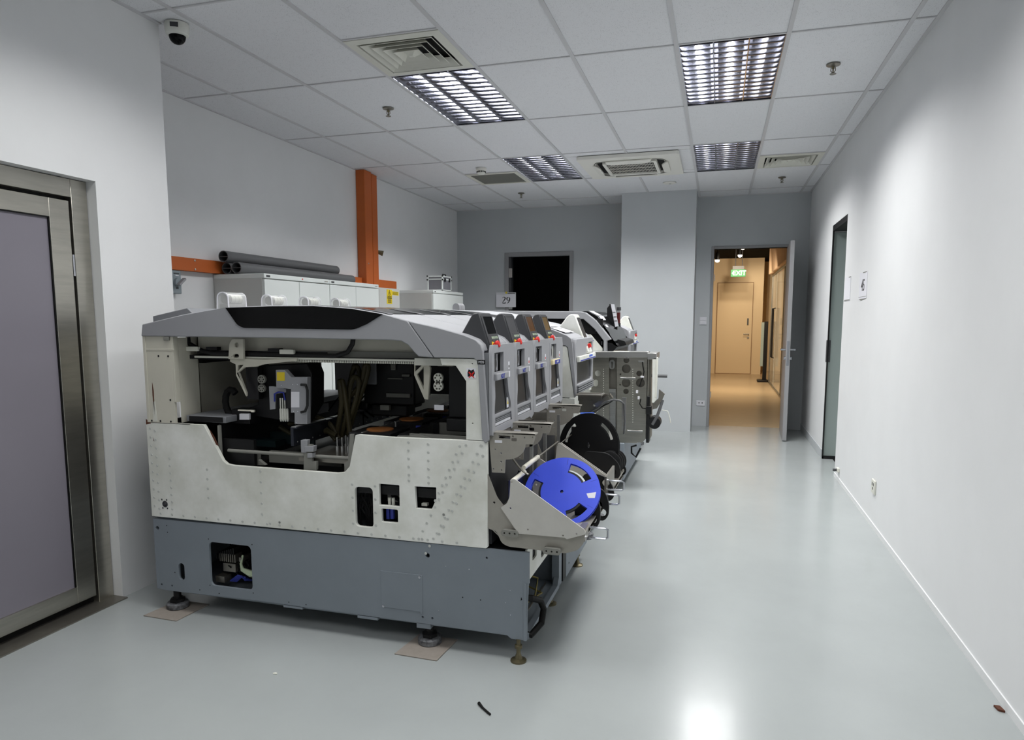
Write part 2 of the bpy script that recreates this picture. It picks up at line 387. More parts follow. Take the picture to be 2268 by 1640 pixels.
# glazed partition with panelling above
gp = thing('glass_partition', 'frameless glass partition with dark pull handles along the corridor right side', 'partition', (.79, 9, 0))
for a, b in ((5.34, 9.15), (9.2, 10.9), (10.95, 12.1)): MB().box(.785, .797, a, b, .03, 2.33).build('glass_pane', glass, gp)
MB().box(.775, .807, 5.34, 12.12, 0, .03).box(.775, .807, 5.34, 12.12, 2.33, 2.37).box(.775, .807, 12.1, 12.13, 0, 2.37).box(.78, .802, 9.15, 9.2, .03, 2.33).build('frame', steel_d, gp)
for y in (10.78, 11.05): MB().tube([(.775, y, .62), (.735, y, .62), (.735, y, 1.62), (.775, y, 1.62)], .012, 8).build('pull_handle', black_m, gp)
cp = MB()
for i in range(34): cp.cyl((.80, 5.4 + .2 * i, 2.37), (.80, 5.4 + .2 * i, 2.93), .11, n=12)
tag(cp.build('wall_panelling', curtain), 'cream ribbed panelling above the glass corridor partition', 'panelling')
st = thing('display_stand', 'slim black stand with pale green face at the end of the glass partition', 'stand', (.7, 12.3, 0))
MB().box(.66, .74, 12.25, 12.33, .0, 1.35).build('post', black_m, st, bevel=.006)
MB().box(.60, .66, 12.28, 12.30, .35, 1.33).build('face_panel', pale_gr, st)
MB().box(.55, .78, 12.15, 12.45, 0, .05).build('base_plate', black_p, st, bevel=.01)
ex = thing('exit_sign', 'lit green exit sign with white arrow hanging in the corridor', 'sign', (.06, 12.0, 2.30))
MB().box(-.095, .215, 12.0, 12.03, 2.33, 2.485).build('panel', green_e, ex, bevel=.004)
text('EXIT', .135, white_e, 'lettering', ex, face_neg_y(.085, 11.998, 2.405), bold=.003)
MB().prism([(-.075, 2.405), (-.035, 2.45), (-.035, 2.36)], 'y', 11.996, 12.0).build('arrow', white_e, ex)
MB().box(-.06, .18, 12.0, 12.03, 2.485, 2.56).cyl((.0, 12.015, 2.56), (0, 12.015, 2.93), .008).cyl((.14, 12.015, 2.56), (.14, 12.015, 2.93), .008).build('hanger', dark_p, ex)
for i, (x, y, z, lb) in enumerate(((.06, 9.2, 2.72, 'upper one of two lit spotlights above the exit sign'), (.05, 10.6, 2.70, 'lower one of two lit spotlights above the exit sign'), (-.38, 9.8, 2.55, 'lit spotlight half hidden behind the left door jamb'))):
    s = thing('spotlight', lb, 'lamp', (x, y, z), 'corridor spotlights')
    MB().cyl((x, y, z - .02), (x, y, z + .12), .045, .035).cyl((x, y, z + .12), (x, y, 2.93), .008).build('housing', black_m, s)
    MB().lathe([(.001, -.05), (.03, -.04), (.042, -.02), (.042, 0)], (x, y, z - .02)).build('lens', spot_e, s)
def spot_lamp(n, loc, tgt, wt, ang):
    l = bpy.data.lights.new(n, 'SPOT'); l.energy = wt; l.color = (1, .84, .62); l.spot_size = ang; l.spot_blend = .8; l.shadow_soft_size = .04
    o = bpy.data.objects.new(n, l); C.objects.link(o); o.location = loc; o.rotation_euler = (Vector(tgt) - Vector(loc)).to_track_quat('-Z', 'Y').to_euler()
spot_lamp('spot_beam', (.06, 9.2, 2.62), (.1, 12.5, 0), SPOT_W * 3, 1.9)
spot_lamp('spot_beam', (.05, 10.6, 2.60), (.25, 14.4, .8), SPOT_W * 3, 1.7)
spot_lamp('spot_beam', (-.38, 9.8, 2.45), (-.38, 10.2, 0), SPOT_W * 3, 2.0)
spot_lamp('spot_beam', (.45, 12.9, 2.8), (.72, 14.5, 1.6), SPOT_W * 1.2, 1.4)  # added beam with no fixture, brightens the end of the corridor
spot_lamp('spot_beam', (1.5, 9.5, 2.8), (1.5, 9.6, 0), SPOT_W * 2, 2.2)  # added beam with no fixture, brightens the side walls past the glass

# ------------------------------------------------------------------ ceiling lamps
def lamp(x0, y0, label):
    cx, cy = x0 + .3, y0 + .6
    t = thing('ceiling_light', label, 'ceiling light', (cx, cy, H), 'recessed three tube ceiling lights')
    hs = MB().box(x0 + .012, x0 + .016, y0 + .008, y0 + 1.192, H, H + .11).box(x0 + .584, x0 + .588, y0 + .008, y0 + 1.192, H, H + .11)
    hs.box(x0 + .012, x0 + .588, y0 + .008, y0 + .012, H, H + .11).box(x0 + .012, x0 + .588, y0 + 1.188, y0 + 1.192, H, H + .11).box(x0 + .012, x0 + .588, y0 + .008, y0 + 1.192, H + .11, H + .114)
    hs.build('housing', louvre, t, smooth=False)
    lv = MB()
    for xd in (-.096, .096):                                   # long mirror dividers
        lv.prism([(cx + xd - .022, H + .062), (cx + xd - .003, H + .003), (cx + xd + .003, H + .003), (cx + xd + .022, H + .062)], 'y', y0 + .014, y0 + 1.186)
    for s in (-1, 1):
        lv.prism([(cx + s * .285, H + .09), (cx + s * .262, H + .05), (cx + s * .284, H + .003), (cx + s * .287, H + .003)], 'y', y0 + .014, y0 + 1.186)
    for k in range(14):                                        # cross blades with hollow flanks
        yb = y0 + .045 + k * .0854
        for xa, xb in ((cx - .283, cx - .1), (cx - .092, cx + .092), (cx + .1, cx + .283)):
            lv.prism([(yb - .003, H + .033), (yb - .0035, H + .016), (yb - .0015, H + .003), (yb + .0015, H + .003), (yb + .0035, H + .016), (yb + .003, H + .033)], 'x', xa, xb)
    lv.build('louvre', louvre, t)
    for xd in (-.19, 0, .19): MB().cyl((cx + xd, y0 + .03, H + .056), (cx + xd, y0 + 1.17, H + .056), .013, n=12).build('tube', tube_m if xd < .1 else tube_dim, t)
    l = bpy.data.lights.new('tube_glow', 'AREA'); l.shape = 'RECTANGLE'; l.size = .54; l.size_y = 1.14; l.energy = LAMP_W; l.color = (1.0, 1.0, .985); l.spread = math.radians(141)
    o = bpy.data.objects.new('tube_glow', l); C.objects.link(o); attach(o, t); o.location = (cx, cy, H - .004)
    return t
l0 = lamp(-2.4, 0, 'bright louvred ceiling light touching the near square air diffuser')
def own_power(root, wts):
    for ch in root.children:
        if ch.type == 'LIGHT': ch.data = ch.data.copy(); ch.data.energy = wts
dup(l0, (1.8, 0, 0), 'large louvred ceiling light nearest the right wall')
own_power(dup(l0, (0, 2.4, 0), 'smaller louvred ceiling light between the smoke detector and the air conditioner'), LAMP_W * 1.4)
dup(l0, (1.8, 2.4, 0), 'smaller louvred ceiling light between the air conditioner and the far diffuser')
own_power(l0, LAMP_W * .64)
for dx, dy, lb in ((0, -2.4, 'louvred ceiling light on the left, just above the camera'), (1.8, -2.4, 'louvred ceiling light on the right, just above the camera'),
                   (0, -4.8, 'louvred ceiling light behind the camera on the left'), (1.8, -4.8, 'louvred ceiling light behind the camera on the right')):
    b_l = dup(l0, (dx, dy, 0), lb)
    for ch in b_l.children:
        if ch.type == 'LIGHT': ch.data = ch.data.copy(); ch.data.energy = NEAR_W if dy > -3 else REAR_W
        elif ch.name.startswith('tube'): ch.data = ch.data.copy(); ch.data.materials[0] = tube_dim

# ------------------------------------------------------------------ things on the ceiling
def diffuser(x0, y0, label):
    t = thing('air_diffuser', label, 'air vent', (x0 + .3, y0 + .3, H), 'square ceiling air diffusers')
    cx, cy = x0 + .3, y0 + .3
    def ring(mb, ro, ri, zo, zi):
        vo = [mb.bm.verts.new((cx + sx * ro, cy + sy * ro, zo)) for sx, sy in ((-1, -1), (1, -1), (1, 1), (-1, 1))]
        vi = [mb.bm.verts.new((cx + sx * ri, cy + sy * ri, zi)) for sx, sy in ((-1, -1), (1, -1), (1, 1), (-1, 1))]
        for k in range(4): mb.bm.faces.new((vo[k], vo[(k + 1) % 4], vi[(k + 1) % 4], vi[k]))
    f = MB(); ring(f, .288, .235, H - .004, H - .008); ring(f, .235, .225, H - .008, H + .03); ring(f, .288, .29, H - .004, H + .02); f.build('frame', vent_c, t, smooth=False)
    for k in range(4):
        v = MB(); r = .205 - k * .047
        ring(v, r - .028, r + .012, H + .030, H - .010); ring(v, r + .012, r + .016, H - .010, H - .009); ring(v, r + .016, r - .024, H - .009, H + .032); v.build('vane', vent_c, t, smooth=False)
    c = MB(); ring(c, .05, .012, H + .02, H - .012); ring(c, .012, .0005, H - .012, H - .013); c.build('centre_cone', vent_c, t, smooth=False)
    MB().box(cx - .285, cx + .285, cy - .285, cy + .285, H + .06, H + .07).box(cx - .287, cx - .28, cy - .285, cy + .285, H + .01, H + .07).box(cx + .28, cx + .287, cy - .285, cy + .285, H + .01, H + .07).build('duct', vent_d, t, smooth=False)
    return t
df = diffuser(-2.4, -.6, 'large square air diffuser beside the bright near ceiling light')
dup(df, (2.4, 3.6, 0), 'far square air diffuser near the right wall')
rg = thing('return_air_grille', 'flat grey square return air grille below the smoke detector', 'air vent', (-2.7, 3.3, H))
MB().prism([(-2.99, 3.01), (-2.41, 3.01), (-2.41, 3.59), (-2.99, 3.59)], 'z', H - .008, H + .004, [[(-2.95, 3.05), (-2.45, 3.05), (-2.45, 3.55), (-2.95, 3.55)]]).build('frame', vent_c, rg, smooth=False)
g = MB()
for i in range(25): g.box(-2.95, -2.45, 3.05 + i * .02, 3.05 + i * .02 + .012, H - .004, H + .004)
g.box(-2.96, -2.44, 3.04, 3.56, H + .012, H + .016); g.build('grille', grille_m, rg, smooth=False)
# cassette air conditioner
ax0, ax1, ay0, ay1 = ac_cell
ac = thing('air_conditioner', 'square white cassette air conditioner in the ceiling between two lights', 'air conditioner', (-1.2, 3.0, H))
acx, acy = (ax0 + ax1) / 2, (ay0 + ay1) / 2
MB().prism(rrect(ax0 - .02, ax1 + .02, ay0 - .02, ay1 + .02, .03), 'z', H - .035, H - .002, [rrect(ax0 + .13, ax1 - .13, ay0 + .13, ay1 - .13, .05)]).build('panel', ac_w, ac, bevel=.008)
MB().box(ax0 + .1, ax1 - .1, ay0 + .1, ay1 - .1, H - .012, H - .002).build('throat', vent_d, ac)
MB().prism(rrect(ax0 + .2, ax1 - .2, ay0 + .17, ay1 - .17, .02), 'z', H - .05, H - .012, [[(acx - .23, acy - .25), (acx + .23, acy - .25), (acx + .23, acy + .25), (acx - .23, acy + .25)]]).build('inner_panel', ac_w, ac, bevel=.006)
g = MB()
MB().box(acx - .23, acx + .23, acy - .25, acy + .25, H - .034, H - .030).build('grille_backing', vent_d, ac)  # black backing sheet stands in for the dark behind the grille bars
for i in range(5): g.box(acx - .23, acx + .23, acy - .25 + i * .124, acy - .25 + i * .124 + .006, H - .041, H - .037)
for i in range(32): g.box(acx - .23 + i * .0147, acx - .23 + i * .0147 + .003, acy - .25, acy + .25, H - .041, H - .038)
g.build('grille', ac_w, ac, smooth=False)
for k, (dx, dy) in enumerate(((0, -1), (0, 1), (-1, 0), (1, 0))):
    fl = MB().prism(soften([(-.23, -.02), (.23, -.02), (.18, .045), (-.18, .045)], .03), 'z', -.01, .004)
    ang = {0: 0, 1: PI, 2: -PI / 2, 3: PI / 2}[k]
    fl.xf(Matrix.Translation((acx + dx * .345, acy + dy * .345, H - .046)) @ Matrix.Rotation(ang, 4, 'Z') @ Matrix.Rotation(math.radians(-16), 4, 'X'))
    fl.build('air_flap', ac_w, ac, bevel=.003)
g = MB()
for sx, sy in ((-1, -1), (1, -1), (1, 1), (-1, 1)):
    g.tube([(acx + sx * (.345 - .12 * (1 - math.sin(a))), acy + sy * (.345 - .12 * (1 - math.cos(a))), H - .037) for a in [PI / 2 * i / 6 for i in range(7)]], .005, 8)
g.build('corner_slot', grille_m, ac)
# sprinklers, detectors, camera
def sprinkler(x, y, label):
    t = thing('sprinkler_head', label, 'sprinkler', (x, y, H), 'ceiling sprinklers')
    MB().lathe([(.041, 0), (.04, -.006), (.022, -.012), (.01, -.014)], (x, y, H)).build('rose', steel_d, t)
    MB().lathe([(.009, -.01), (.008, -.025), (.004, -.03), (.004, -.05), (.006, -.052)], (x, y, H), n=12).tube([(x - .012, y, H - .018), (x - .013, y, H - .038), (x, y, H - .054)], .0025, 6).tube([(x + .012, y, H - .018), (x + .013, y, H - .038), (x, y, H - .054)], .0025, 6).build('nozzle', bronze, t)
    MB().lathe([(.002, -.052), (.019, -.055), (.019, -.058), (.002, -.057)], (x, y, H), n=16).build('deflector', steel_d, t)
    return t
s0 = sprinkler(-2.707, .615, 'sprinkler head left of the bright near ceiling light')
dup(s0, (3.012, -.03, 0), 'sprinkler head between the large right ceiling light and the right wall')
dup(s0, (-.005, 3.64, 0), 'sprinkler head in the far left ceiling, before the grey back wall')
dup(s0, (3.008, 3.54, 0), 'sprinkler head below the far diffuser, above the open door')
sd = thing('smoke_detector', 'round white smoke detector above the grey return grille', 'smoke detector', (-2.72, 2.76, H))
MB().lathe([(.055, 0), (.055, -.02), (.05, -.025)], (-2.72, 2.76, H)).build('base', ac_w, sd)
MB().lathe([(.045, -.025), (.043, -.05), (.03, -.06), (.002, -.062)], (-2.72, 2.76, H)).build('head', white_p, sd)
g = MB()
for k in range(16):
    a = 2 * PI * k / 16; g.box(-2.72 + .044 * math.cos(a) - .004, -2.72 + .044 * math.cos(a) + .004, 2.76 + .044 * math.sin(a) - .004, 2.76 + .044 * math.sin(a) + .004, H - .046, H - .032)
g.build('smoke_slot', vent_d, sd)
cv = thing('ceiling_cover', 'flat round white cover plate on the ceiling before the grey pillar', 'cover plate', (-.907, 4.11, H))
MB().lathe([(.075, 0), (.072, -.008), (.02, -.014), (.002, -.014)], (-.907, 4.11, H)).build('disc', ac_w, cv)
MB().lathe([(.014, -.013), (.012, -.018), (.002, -.018)], (-.9, 4.1, H), n=12).build('indicator', alu, cv)
cc = thing('security_camera', 'white dome security camera with smoked bubble in the ceiling corner', 'security camera', (-3.105, -1.045, H))
MB().lathe([(.058, 0), (.060, -.004), (.060, -.035), (.056, -.055), (.044, -.062)], (-3.105, -1.045, H), n=32).build('body', white_p, cc)
MB().lathe([(.044, -.058)] + [(.042 * math.cos(a), -.062 - .042 * math.sin(a)) for a in [PI / 2 * i / 8 for i in range(8)]] + [(.001, -.104)], (-3.105, -1.045, H), n=28).build('dome', black_g, cc)
MB().box(-.02, .02, -.0605, -.0585, -.035, -.012).xf(Matrix.Translation((-3.105, -1.045, H)) @ Matrix.Rotation(math.radians(28), 4, 'Z')).build('label_plate', dark_p, cc)

# ------------------------------------------------------------------ near-left steel door
sd = thing('sliding_door', 'brushed stainless steel door with frosted grey glass at the left edge', 'door', (-3.25, -2.1, 0))
fx = XF - .055
MB().box(fx - .04, fx, -1.62, DY1 - .003, 0, DZ - .003).box(fx - .04, fx, DY0 + .003, -1.62, 1.985, DZ - .003).build('door_frame', steel, sd, bevel=.002)
lf = MB().box(fx - .035, fx - .004, -1.735, -1.632, .045, 1.967).box(fx - .035, fx - .004, DY0, -2.65, .045, 1.967).box(fx - .035, fx - .004, -2.65, -1.735, 1.882, 1.967).box(fx - .035, fx - .004, -2.65, -1.735, .045, .125)
lf.build('door_leaf', steel, sd, bevel=.0015)
MB().box(fx - .03, fx - .014, -2.65, -1.735, .125, 1.882).build('glass_pane', frost, sd)
MB().box(fx - .05, fx - .036, DY0, -1.6, .0, 1.99).box(fx - .012, fx - .006, -1.741, -1.735, .125, 1.882).box(fx - .012, fx - .006, -2.65, -1.735, 1.877, 1.882).build('rubber_seal', rubber, sd)
MB().box(fx - .012, fx - .002, -1.631, -1.622, 1.62, 1.72).build('latch', chrome, sd)
MB().box(fx - .06, XF + .03, DY0, DY1, 0, .006).build('threshold', steel_d, sd)

# ------------------------------------------------------------------ things along the far-left wall
ct = thing('cable_trunking', 'bright orange cable trunking running up and along the left wall', 'cable trunking', (-3.97, 1.5, 1.8))
MB().box(-3.998, -3.95, YS, 2.45, 1.757, 1.85).build('low_duct', orange, ct, bevel=.002)
MB().box(-3.998, -3.95, 2.79, 3.27, 1.757, 1.85).build('end_duct', orange, ct, bevel=.002)
MB().box(-3.998, -3.90, 2.45, 2.605, 1.757, H - .002).build('riser_duct', orange, ct, bevel=.002)
MB().box(-3.998, -3.93, 2.67, 2.79, 1.757, H - .002).box(-3.998, -3.96, 2.605, 2.67, 1.757, H - .002).build('riser_duct', orange, ct, bevel=.002)
sb = MB()
for y, z in ((-.02, 1.835), (-.02, 1.772), (2.5, 2.0), (.9, 1.835)): sb.lathe([(.008, 0), (.007, .006), (.002, .008)], (-3.951 if y < 2 else -3.901, y, z), 'x', 10)
sb.build('screw', alu, ct)
MB().cyl((-3.99, 2.86, 2.16), (-3.93, 2.9, 2.14), .018, .03).build('cable_gland', bronze, ct)
iso = thing('isolator_switch', 'grey rotary isolator switch under the orange trunking by the corner', 'isolator switch', (-3.96, -.2, 1.67))
MB().box(-3.998, -3.95, -.25, -.16, 1.592, 1.752).build('box', iso_g, iso, bevel=.006)
MB().cyl((-3.95, -.205, 1.672), (-3.93, -.205, 1.672), .03).build('dial', iso_g, iso)
MB().prism(soften([(-.235, 1.655), (-.225, 1.645), (-.165, 1.69), (-.17, 1.705)], .006), 'x', -3.93, -3.9).build('lever', silver, iso, bevel=.003)
MB().box(-3.951, -3.948, -.215, -.185, 1.715, 1.723).build('label_plate', paper, iso)
MB().box(-3.951, -3.948, -.23, -.18, 1.728, 1.736).box(-3.951, -3.948, -.215, -.192, 1.625, 1.637).build('marking', dark_p, iso)

def cabinet(y0, y1, zt, xf, name_label, doors):
    t = thing('electrical_cabinet', name_label, 'cabinet', ((XL + xf) / 2, (y0 + y1) / 2, 0), 'white electrical cabinets along the left wall')
    MB().box(XL + .003, xf - .02, y0, y1, .08, zt - .035).build('body', cab_g, t, bevel=.002)
    MB().box(XL + .003, xf, y0, y1, zt - .035, zt).box(XL + .003, xf - .02, y0 + .02, y1 - .02, 0, .08).build('top_rail', cab_w, t, bevel=.004)
    n = doors; wd = (y1 - y0) / n
    for k in range(n):
        d = MB().box(xf - .02, xf, y0 + k * wd + .004, y0 + (k + 1) * wd - .004, .09, zt - .042).build('door', cab_w, t, bevel=.003)
        MB().box(xf, xf + .012, y0 + k * wd + .03, y0 + k * wd + .05, 1.05, 1.2).build('latch', dark_p, d, bevel=.003)
    return t
XC = -3.55
c1 = cabinet(.225, 1.13, 1.752, XC, 'white two door cabinet nearest the isolator switch, its grey side showing', 2)
c2 = cabinet(1.134, 2.04, 1.752, XC, 'white two door cabinet just left of the grey cabinet with yellow signs', 2)
for c, y, z in ((c1, .25, 1.735), (c2, 1.16, 1.735)):
    MB().box(XC, XC + .002, y, y + .045, z - .008, z + .006).build('name_plate', dark_p, c)
    MB().box(XC, XC + .002, y + .8, y + .85, z - .004, z).build('sticker', bronze, c)
MB().cyl((XC - .001, .72, 1.735), (XC + .003, .72, 1.735), .006).build('indicator', red_p, c1)
g3 = thing('distribution_board', 'pale grey cabinet with yellow electrical warning signs', 'cabinet', (-3.9, 2.7, 0))
MB().box(XL + .003, -3.80, 2.10, 3.02, 0, 1.75).build('body', cab_g, g3, bevel=.003)
MB().box(-3.80, -3.785, 2.16, 2.5, .1, 1.735).box(-3.80, -3.785, 2.505, 3.0, .1, 1.735).build('door', cab_g, g3, bevel=.003)
MB().prism([(2.68, 1.735), (2.805, 1.735), (2.805, 1.58), (2.68, 1.58)], 'x', -3.785, -3.783).prism([(2.805, 1.72), (2.97, 1.715), (2.97, 1.675), (2.805, 1.68)], 'x', -3.785, -3.783).box(-3.785, -3.783, 2.44, 2.48, 1.64, 1.72).build('warning_sign', yellow, g3)
wm = MB().prism([(2.742, 1.73), (2.79, 1.655), (2.694, 1.655)], 'x', -3.783, -3.782, [[(2.742, 1.72), (2.781, 1.66), (2.703, 1.66)]])
wm.tube([(-3.782, 2.745, 1.705), (-3.782, 2.735, 1.69), (-3.782, 2.752, 1.685), (-3.782, 2.74, 1.668)], .0025, 6)
wm.box(-3.783, -3.782, 2.69, 2.795, 1.637, 1.648)
for k in range(4): wm.box(-3.783, -3.782, 2.7, 2.785, 1.592 + .011 * k, 1.597 + .011 * k)
for k in range(3): wm.box(-3.783, -3.782, 2.82, 2.95, 1.685 + .011 * k, 1.689 + .011 * k)
wm.build('warning_marking', ink, g3)
c4 = cabinet(3.42, 4.42, 1.755, XC, 'white cabinet in the far corner with a metal case on top', 1)
MB().box(XC, XC + .002, 3.46, 3.49, 1.73, 1.742).build('name_plate', dark_p, c4)
# bundle of grey pipes on the cabinets
def pipe(x, z, y0, y1, label):
    t = thing('plastic_pipe', label, 'pipe', (x, y0, z), 'grey pipes lying on the cabinets')
    r = .043; n = 20
    p = MB()
    o = [[p.bm.verts.new((x + q * math.cos(2 * PI * k / n), y, z + q * math.sin(2 * PI * k / n))) for k in range(n)] for y, q in ((y0, r), (y1, r), (y1, r - .005), (y0, r - .005))]
    for a, b in zip(o, o[1:] + o[:1]):
        for k in range(n): p.bm.faces.new((a[k], a[(k + 1) % n], b[(k + 1) % n], b[k]))
    p.build('tube_wall', pvc, t)
    MB().box(x - .038, x + .038, y0 + .004, y1 - .01, z - .002, z + .002).build('inner_web', pvc, t)
    return t
for x, z, y0, y1, lb in ((-3.887, 1.797, .24, 1.86, 'grey plastic pipe at the bottom of the stack beside the wall'),
                         (-3.88, 1.881, .2, 1.80, 'grey plastic pipe on top of the stack nearest the orange trunking'),
                         (-3.785, 1.797, .22, 1.93, 'grey plastic pipe on the cabinets nearest the cabinet doors')): pipe(x, z, y0, y1, lb)
# aluminium case
fc = thing('flight_case', 'grey aluminium edged case standing on the far corner cabinet', 'case', (-3.63, 3.75, 1.757))
FX0, FX1, FY0, FY1, FZ0, FZ1 = -3.745, -3.545, 3.7, 3.99, 1.757, 1.938
MB().box(FX0 + .004, FX1 - .004, FY0 + .004, FY1 - .004, FZ0, FZ1 - .004).build('body', mat('case_panel', rgb(118, 118, 124), .5), fc)
e = MB()
for x in (FX0, FX1 - .016):
    for y in (FY0, FY1 - .016): e.box(x, x + .016, y, y + .016, FZ0, FZ1)
for z in (FZ0, FZ1 - .016, FZ1 - .05):
    e.box(FX0, FX1, FY0, FY0 + .008, z, z + .014).box(FX1 - .008, FX1, FY0, FY1, z, z + .014).box(FX0, FX0 + .008, FY0, FY1, z, z + .014)
e.build('edge_trim', cab_w, fc, bevel=.002)
e = MB()
for x in (FX0, FX1):
    for y in (FY0, FY1):
        for z in (FZ1, FZ1 - .045): e.lathe([(.002, -.009), (.009, -.006), (.0105, 0), (.009, .006), (.002, .009)], (x, y, z - .004), n=10)
e.build('corner_cap', black_p, fc)
MB().tube([(FX1 - .04, FY0 + .1, FZ1), (FX1 - .04, FY0 + .1, FZ1 + .02), (FX1 - .04, FY0 + .2, FZ1 + .02), (FX1 - .04, FY0 + .2, FZ1)], .006).box(FX1, FX1 + .008, FY0 + .05, FY0 + .09, FZ1 - .07, FZ1 - .03).box(FX1, FX1 + .008, FY0 + .2, FY0 + .24, FZ1 - .07, FZ1 - .03).build('handle', black_p, fc)

# ------------------------------------------------------------------ signs, switches, sockets
p29 = thing('number_sign', 'white paper sign reading 29 taped to the dark doorway frame', 'sign', (-3.25, 5.37, 1.72))
q0, q1 = at(1099, 681, y=5.36), at(1142.5, 648, y=5.36)
MB().box(q0.x, q1.x, 5.360, 5.362, q0.z, q1.z).build('sheet', paper, p29)
def poly_text(strokes, name, parent, m, fn):
    mb = MB()
    for s in strokes: mb.prism([(fn[0] + fn[2] * a, fn[1] + fn[3] * b) for a, b in s], 'y', fn[4] - .001, fn[4])
    mb.build(name, m, parent, smooth=False)
cx, cz = (q0.x + q1.x) / 2 + .003, (q0.z + q1.z) / 2 - .005
def stroke(pts, wds):
    L = []; R = []
    P = [Vector(p) for p in pts]
    for i, p in enumerate(P):
        t = (P[min(i + 1, len(P) - 1)] - P[max(i - 1, 0)]).normalized(); n = Vector((-t.y, t.x)); L.append(tuple(p + n * wds[i] / 2)); R.append(tuple(p - n * wds[i] / 2))
    return L + R[::-1]
two = [stroke([(-.95, .55), (-.85, .8), (-.6, .95), (-.35, .85), (-.25, .6), (-.35, .25), (-.6, -.15), (-.9, -.55), (-1.0, -.8)], [.06, .12, .16, .24, .28, .26, .2, .12, .08]),
       [(-1.02, -.95), (-.15, -.95), (-.05, -.5), (-.12, -.5), (-.25, -.68), (-.8, -.68)]]
nine = [stroke([(.55 + .36 * math.cos(a), .4 + .5 * math.sin(a)) for a in [PI * 2 * i / 14 for i in range(15)]], [.26, .2, .14, .1, .14, .2, .26, .26, .22, .16, .1, .1, .16, .22, .26]),
        stroke([(.9, .5), (.88, .1), (.72, -.4), (.45, -.75), (.15, -.95)], [.24, .26, .22, .16, .05])]
poly_text(two + nine, 'numeral', p29, ink, (cx, cz, .058, .049, 5.360))
MB().box(cx - .01, cx + .015, 5.357, 5.3598, q1.z - .015, q1.z + .012).build('tape', yellow, p29)
MB().box(q0.x + .003, q1.x - .003, 5.3585, 5.3598, q1.z - .021, q1.z - .018).box(cx + .02, q1.x - .01, 5.3585, 5.3598, q1.z - .016, q1.z - .008).build('holder_edge', dark_p, p29)
p45 = thing('number_sign', 'white paper sign reading 45 taped to the right wall', 'sign', (XR, 1.64, 1.66))
MB().box(XR - .003, XR - .001, 1.50, 1.79, 1.565, 1.765).build('sheet', paper, p45)
text('45', .125, ink, 'numeral', p45, face_neg_x(XR - .0032, 1.645, 1.662), bold=.001)
MB().box(XR - .004, XR - .003, 1.50, 1.79, 1.578, 1.581).box(XR - .004, XR - .003, 1.52, 1.66, 1.758, 1.765).prism([(1.5, 1.565), (1.79, 1.565), (1.7, 1.553)], 'x', XR - .003, XR - .001).build('tape', grille_m, p45)
pbl = thing('paper_notice', 'blank white paper notice taped beside the right wall doorway', 'sign', (XR, 2.33, 1.66))
MB().box(XR - .003, XR - .001, 2.18, 2.46, 1.565, 1.765).build('sheet', paper, pbl)
MB().box(XR - .004, XR - .003, 2.19, 2.44, 1.568, 1.575).box(XR - .004, XR - .003, 2.18, 2.27, 1.757, 1.765).build('tape', grille_m, pbl)
ls = thing('light_switch', 'white double light switch between the pillar and the open door', 'light switch', (-.515, 5.2, 1.38))
MB().box(-.56, -.47, 5.19, 5.2, 1.335, 1.435).build('plate', paper, ls, bevel=.003)
MB().box(-.55, -.48, 5.185, 5.19, 1.39, 1.425).box(-.55, -.48, 5.185, 5.19, 1.345, 1.38).build('rocker', paper, ls, bevel=.002)
so = thing('wall_socket', 'narrow white socket plate low on the right wall', 'wall socket', (XR, .87, .28))
MB().box(XR - .012, XR, .82, .92, .235, .33).build('plate', vent_c, so, bevel=.004)
MB().box(XR - .014, XR - .012, .845, .855, .29, .31).box(XR - .014, XR - .012, .885, .895, .29, .31).box(XR - .014, XR - .012, .864, .876, .262, .28).build('pin_slot', dark_p, so)
sk = thing('wall_bracket', 'tiny white wall stop near the doorway foot on the right', 'door stop', (XR, 2.25, .1))
MB().box(XR - .02, XR, 2.24, 2.30, .085, .12).build('plate', vent_c, sk, bevel=.003)
MB().cyl((XR - .02, 2.27, .1), (XR - .05, 2.27, .1), .012).build('rubber_stop', dark_p, sk)
so2 = thing('wall_socket', 'white socket low on the wall between pillar and open door', 'wall socket', (-.51, 5.2, .3))
MB().box(-.57, -.46, 5.19, 5.2, .27, .34).build('plate', paper, so2, bevel=.003)
MB().box(-.54, -.53, 5.188, 5.19, .3, .32).box(-.50, -.49, 5.188, 5.19, .3, .32).build('pin_slot', dark_p, so2)

# ------------------------------------------------------------------ the placement machine: bases
Y0 = -1.6                                                  # near face of the machine row
PW = .333                                                  # module pitch
XB0, XB1 = -2.91, -1.04                                    # base ends
def leveller(mb, x, y, zt, r=.05):
    mb.lathe([(.02, 0), (.02, zt - .0)], (x, y, 0), n=14)
def heavy_foot(t, x, y):
    MB().lathe([(.018, .05), (.018, .112), (.026, .112), (.026, .116), (.002, .116)], (x, y, 0), n=16).lathe([(.036, .032), (.036, .05), (.024, .056), (.019, .062)], (x, y, 0), n=6).build('levelling_bolt', black_m, t)
    MB().lathe([(.044, .0045), (.052, .008), (.052, .028), (.046, .034), (.02, .036)], (x, y, 0), n=28).build('foot', iron, t)
def thin_foot(t, x, y, zt):
    MB().lathe([(.034, 0), (.034, .006), (.016, .012), (.011, .03), (.009, .034), (.009, .056), (.016, .058), (.016, .07), (.009, .072), (.009, zt)], (x, y, 0), n=16).build('stabiliser_foot', bronze, t)
ba = thing('base_cabinet', 'blue grey steel base of the nearest machine, open at its aisle end', 'machine base', (-2, -1.27, 0))
out = [(-2.912, .108), (-2.86, .104), (-2.35, .112), (-1.125, .106), (-1.108, .093), (-1.042, .093), (-1.034, .338), (-1.03, .338), (-1.03, .47), (-2.912, .458)]
